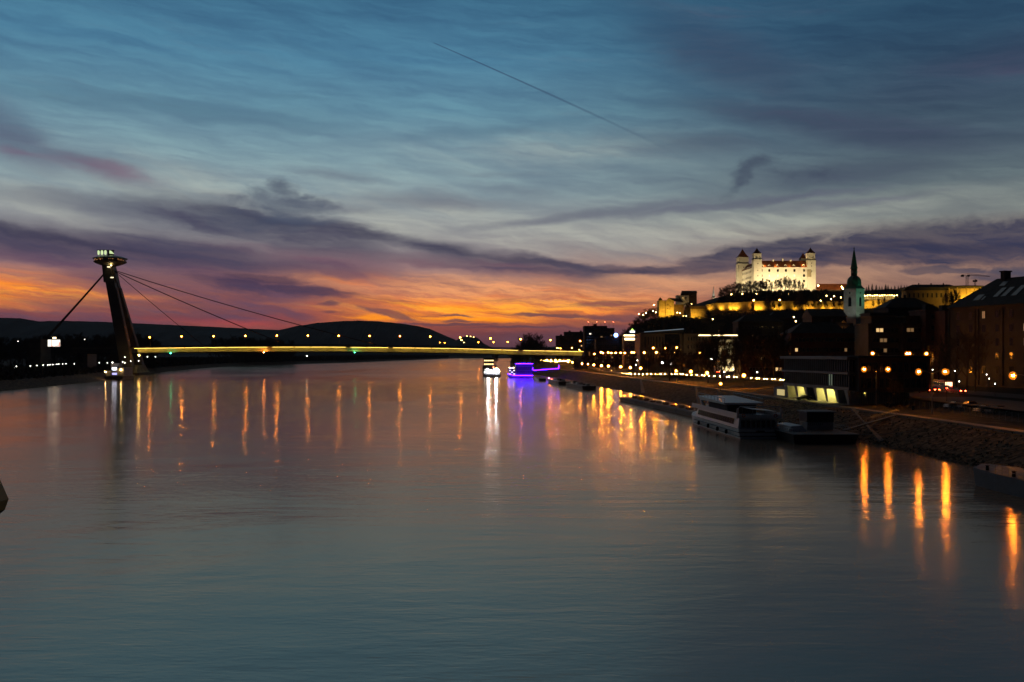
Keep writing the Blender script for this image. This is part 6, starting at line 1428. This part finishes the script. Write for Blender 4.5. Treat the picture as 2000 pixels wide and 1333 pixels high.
# two lit boats at the end of the quay
sb = thing('restaurant_ship', 'dark ship with brilliant white deck floodlights moored left of the purple ship', 'ship', (-14.6, 742, 0), .03)
ship_hull(44, 13, -.8, 2.2, 8, .5).build('hull', M['hull'], sb); MB().box(-5.6, 5.6, 2, 34, 2.2, 5.2).build('lower_cabin', M['darkwall'], sb); MB().box(-6, 6, 1.2, 36, 5.2, 5.5).build('upper_deck', M['boatwhite'], sb)
MB().box(-4.6, 3.2, 10, 30, 5.5, 8.2).build('upper_cabin', M['darkwall'], sb); MB().box(-5, 3.6, 9.5, 31, 8.2, 8.5).build('roof', M['dark_metal'], sb)
for i in range(8): MB().box(-5.2+i*1.35, -4.4+i*1.35, 1.9, 1.998, 3.2, 4.5).build('window', G['wincool'] if i % 2 else M['glass'], sb)
for (x, z) in ((-2.9, 4.6), (2.7, 4.6)): MB().ball((x, .6, z), .62, 8, 5).build('deck_floodlight', G['flood'], sb, True)
for i, (x, z, g_) in enumerate([(-5.6, 4.0, 'small'), (-4.2, 6.2, 'small'), (4.4, 6.1, 'small'), (5.4, 4.4, 'castle'), (.8, 7.6, 'red'), (.2, 4.2, 'small'), (-1.0, 3.6, 'castle'), (1.4, 5.9, 'small'), (-3.4, 6.4, 'small'), (3.0, 6.9, 'castle')]):
    MB().ball((x, 1.0 if z < 5.3 else 1.0, z), .24, 6, 4).build('deck_lamp', G[g_], sb, True)
b = MB(); rail_line(b, [(-5.9, 1.4), (5.9, 1.4)], 5.5, 1.0, 1.0); rail_line(b, [(-6.2, .3), (6.2, .3)], 2.2, 1.0, 1.0); b.build('railing', M['rail'], sb)
s2 = thing('hotel_boat', 'two storey dark boat with small warm cabin lights behind the floodlit ship', 'ship', (-18.5, 800, 0), .03)
ship_hull(50, 10, -.8, 2.0, 8, .5).build('hull', M['hull'], s2); MB().box(-5, 5, 1, 40, 2.0, 7.6).build('lower_cabin', M['darkwall'], s2); MB().box(-4.2, 4.2, 3, 36, 7.6, 14.0).build('upper_cabin', M['darkwall'], s2); MB().box(-5, 5, 2, 38, 14, 14.4).build('roof', M['dark_metal'], s2)
for j in range(2):
    for i in range(5): MB().box(-3.6+i*1.6, -2.9+i*1.6, 2.9, 2.998, 8.6+j*2.9, 9.5+j*2.9).build('window', glow('boat_window', (1, .72, .3), 5), s2)
# purple lit boat
pb = thing('purple_ship', 'box shaped ship outlined with glowing purple light tubes', 'ship', (6.0, 716, 0), .0)
ship_hull(40, 18, -.8, 1.7, 6, .4).build('hull', M['boatwhite'], pb)
pw = (.10, .08, .14)
MB().box(-3.2, 8.8, .8, 30, 1.7, 9.6).build('main_cabin', mat('purple_cabin', pw, .6), pb); MB().box(-8.6, -3.4, 2.0, 28, 1.7, 6.4).build('side_cabin', M['greywall'], pb); MB().box(-8.8, -3.3, 1.6, 28.5, 6.4, 6.7).build('side_roof', M['dark_metal'], pb); MB().box(-3.4, 9.0, .5, 30.2, 9.6, 9.9).build('roof', M['dark_metal'], pb)
for i in range(7):
    for j in range(2): MB().box(-2.6+i*1.6, -1.4+i*1.6, .72, .798, 2.8+j*3.2, 4.9+j*3.2).build('window', mat('purple_glass', (.03, .01, .06), .2, e=.06, emit=(.3, .05, 1)), pb)
for i, (x0, x1, z0_, z1_) in enumerate([(-3.3, 9.0, 10.35, 10.35), (-5.0, 9.0, 1.95, 1.95), (-9.0, -5.0, 3.2, 1.95)]):
    MB().tube([(x0, -.1, z0_), (x1, -.1, z1_)], .17, 6).build('neon_tube', G['purple'], pb)
for i in range(3):
    for j in range(3): MB().box(-8.0+i*1.5, -6.9+i*1.5, 1.92, 1.998, 2.5+j*1.3, 3.3+j*1.3).build('cabin_window', G['wincool'] if (i+j) % 2 == 0 else M['glass'], pb)
MB().box(-7.6, -5.2, 1.5, 1.59, 6.9, 7.5).build('name_sign', glow('violet_sign', (.35, .15, 1), 8), pb)
for x in (-7.9, -4.8): MB().ball((x, 1.2, 7.6), .22, 6, 4).build('deck_lamp', G['castle'], pb, True)
gp = thing('lit_gangway', 'gangway with purple glowing handrail tubes from the purple ship to the quay', 'gangway', (0, 0, 0))
b = MB(); b.hexa([(15, 715, 4.0), (34.5, 716, 4.6), (34.5, 717.6, 4.6), (15, 716.6, 4.0), (15, 715, 4.25), (34.5, 716, 4.85), (34.5, 717.6, 4.85), (15, 716.6, 4.25)]); b.build('walkway', M['deck_grey'], gp)
MB().tube([(14.8, 714.8, 7.6), (14.9, 714.8, 6.0), (15.6, 714.8, 5.6), (33.2, 715.8, 6.9), (33.6, 715.8, 7.3), (33.6, 715.8, 9.2)], .16, 6).build('neon_tube', G['purple'], gp)
b = MB(); [b.tube([(15+19*i/9, 715+i/9, 4.2+.6*i/9), (15+19*i/9, 715+i/9, 5.5+1.2*i/9)], .05, 4) for i in range(10)]; b.build('post', M['dark_metal'], gp)
# left bank boat
lb_ = thing('moored_boat', 'squat pale houseboat with two small screens of light at the left bank by the pylon', 'ship', (-268, 672, 0), .12)
ship_hull(34, 12.5, -.8, 2.4, 6, .4).build('hull', M['hull'], lb_)
MB().box(-.5, 6.2, .6, 24, 2.4, 8.0).build('deckhouse', mat('houseboat_wall', (.30, .29, .30), .7, vary=.15, scale=.4), lb_); MB().box(-6, -.6, 2.5, 20, 2.4, 6.0).build('side_house', M['dark_concrete'], lb_); MB().box(-3, 2.5, 4, 12, 8.0, 11.0).build('wheelhouse', mat('houseboat_wall', (.3, .29, .3)), lb_)
MB().box(-1.2, 1.6, .4, .52, 6.6, 8.2).build('screen', glow('screen_bluewhite', (.75, .85, 1), 6), lb_); MB().box(-1.2, 1.8, .4, .52, 3.4, 4.6).build('screen', glow('screen_violet', (.45, .45, 1), 1.6), lb_)
for x, z in ((-5.4, 5.4), (4.6, 6.6)): MB().ball((x, .2, z), .32, 6, 4).build('deck_lamp', glow('houseboat_lamp', (1, .6, .2), 160), lb_, True)
MB().ball((-1.0, .5, 11.6), .3, 6, 4).build('mast_light', G['small'], lb_, True)
# yellowish steel arm of the near bridge, entering at the left edge
na = thing('bridge_bracket', 'dark yellow faceted steel arm end entering at the left edge above the water', 'bracket', (0, 0, 0))
Y0 = 9.0; q = lambda px, py, Y=Y0: at(px, py, Y)
prof_ = [(-70, 905), (-14, 905), (17, 975), (10, 995), (-10, 1010), (-70, 1010)]
MB().rings([[tuple(q(px, py, Y0)) for px, py in prof_], [tuple(q(px, py, Y0)+Vector((0, -.5, .0))) for px, py in prof_]]).build('steel_arm', M['yellow'], na)
MB().rings([[tuple(q(px, py, Y0)+Vector((0, .01, 0))) for px, py in ((-70, 996), (-6, 989), (9, 996), (-10, 1011.5), (-70, 1012))], [tuple(q(px, py, Y0)+Vector((0, -.51, 0))) for px, py in ((-70, 996), (-6, 989), (9, 996), (-10, 1011.5), (-70, 1012))]]).build('bottom_plate', M['rubber'], na)
# prototypes are no longer needed
for p_ in PROTOS: drop(p_)
# ---------------------------------------------------------------- thin evening haze over the valley
hb = MB().box(-7600, 7600, -1600, 8100, -7, 275).build('haze', None)
hm = bpy.data.materials.new('haze_air'); hm.use_nodes = True; hn = hm.node_tree; hn.nodes.clear()
pv = hn.nodes.new('ShaderNodeVolumePrincipled'); ou = hn.nodes.new('ShaderNodeOutputMaterial')
pv.inputs['Color'].default_value = (.75, .85, 1, 1); pv.inputs['Density'].default_value = 3.6e-5; pv.inputs['Anisotropy'].default_value = 0.0
hn.links.new(pv.outputs[0], ou.inputs['Volume']); hb.data.materials.append(hm); tag(hb, kind='stuff')
scene.cycles.volume_bounces = 0
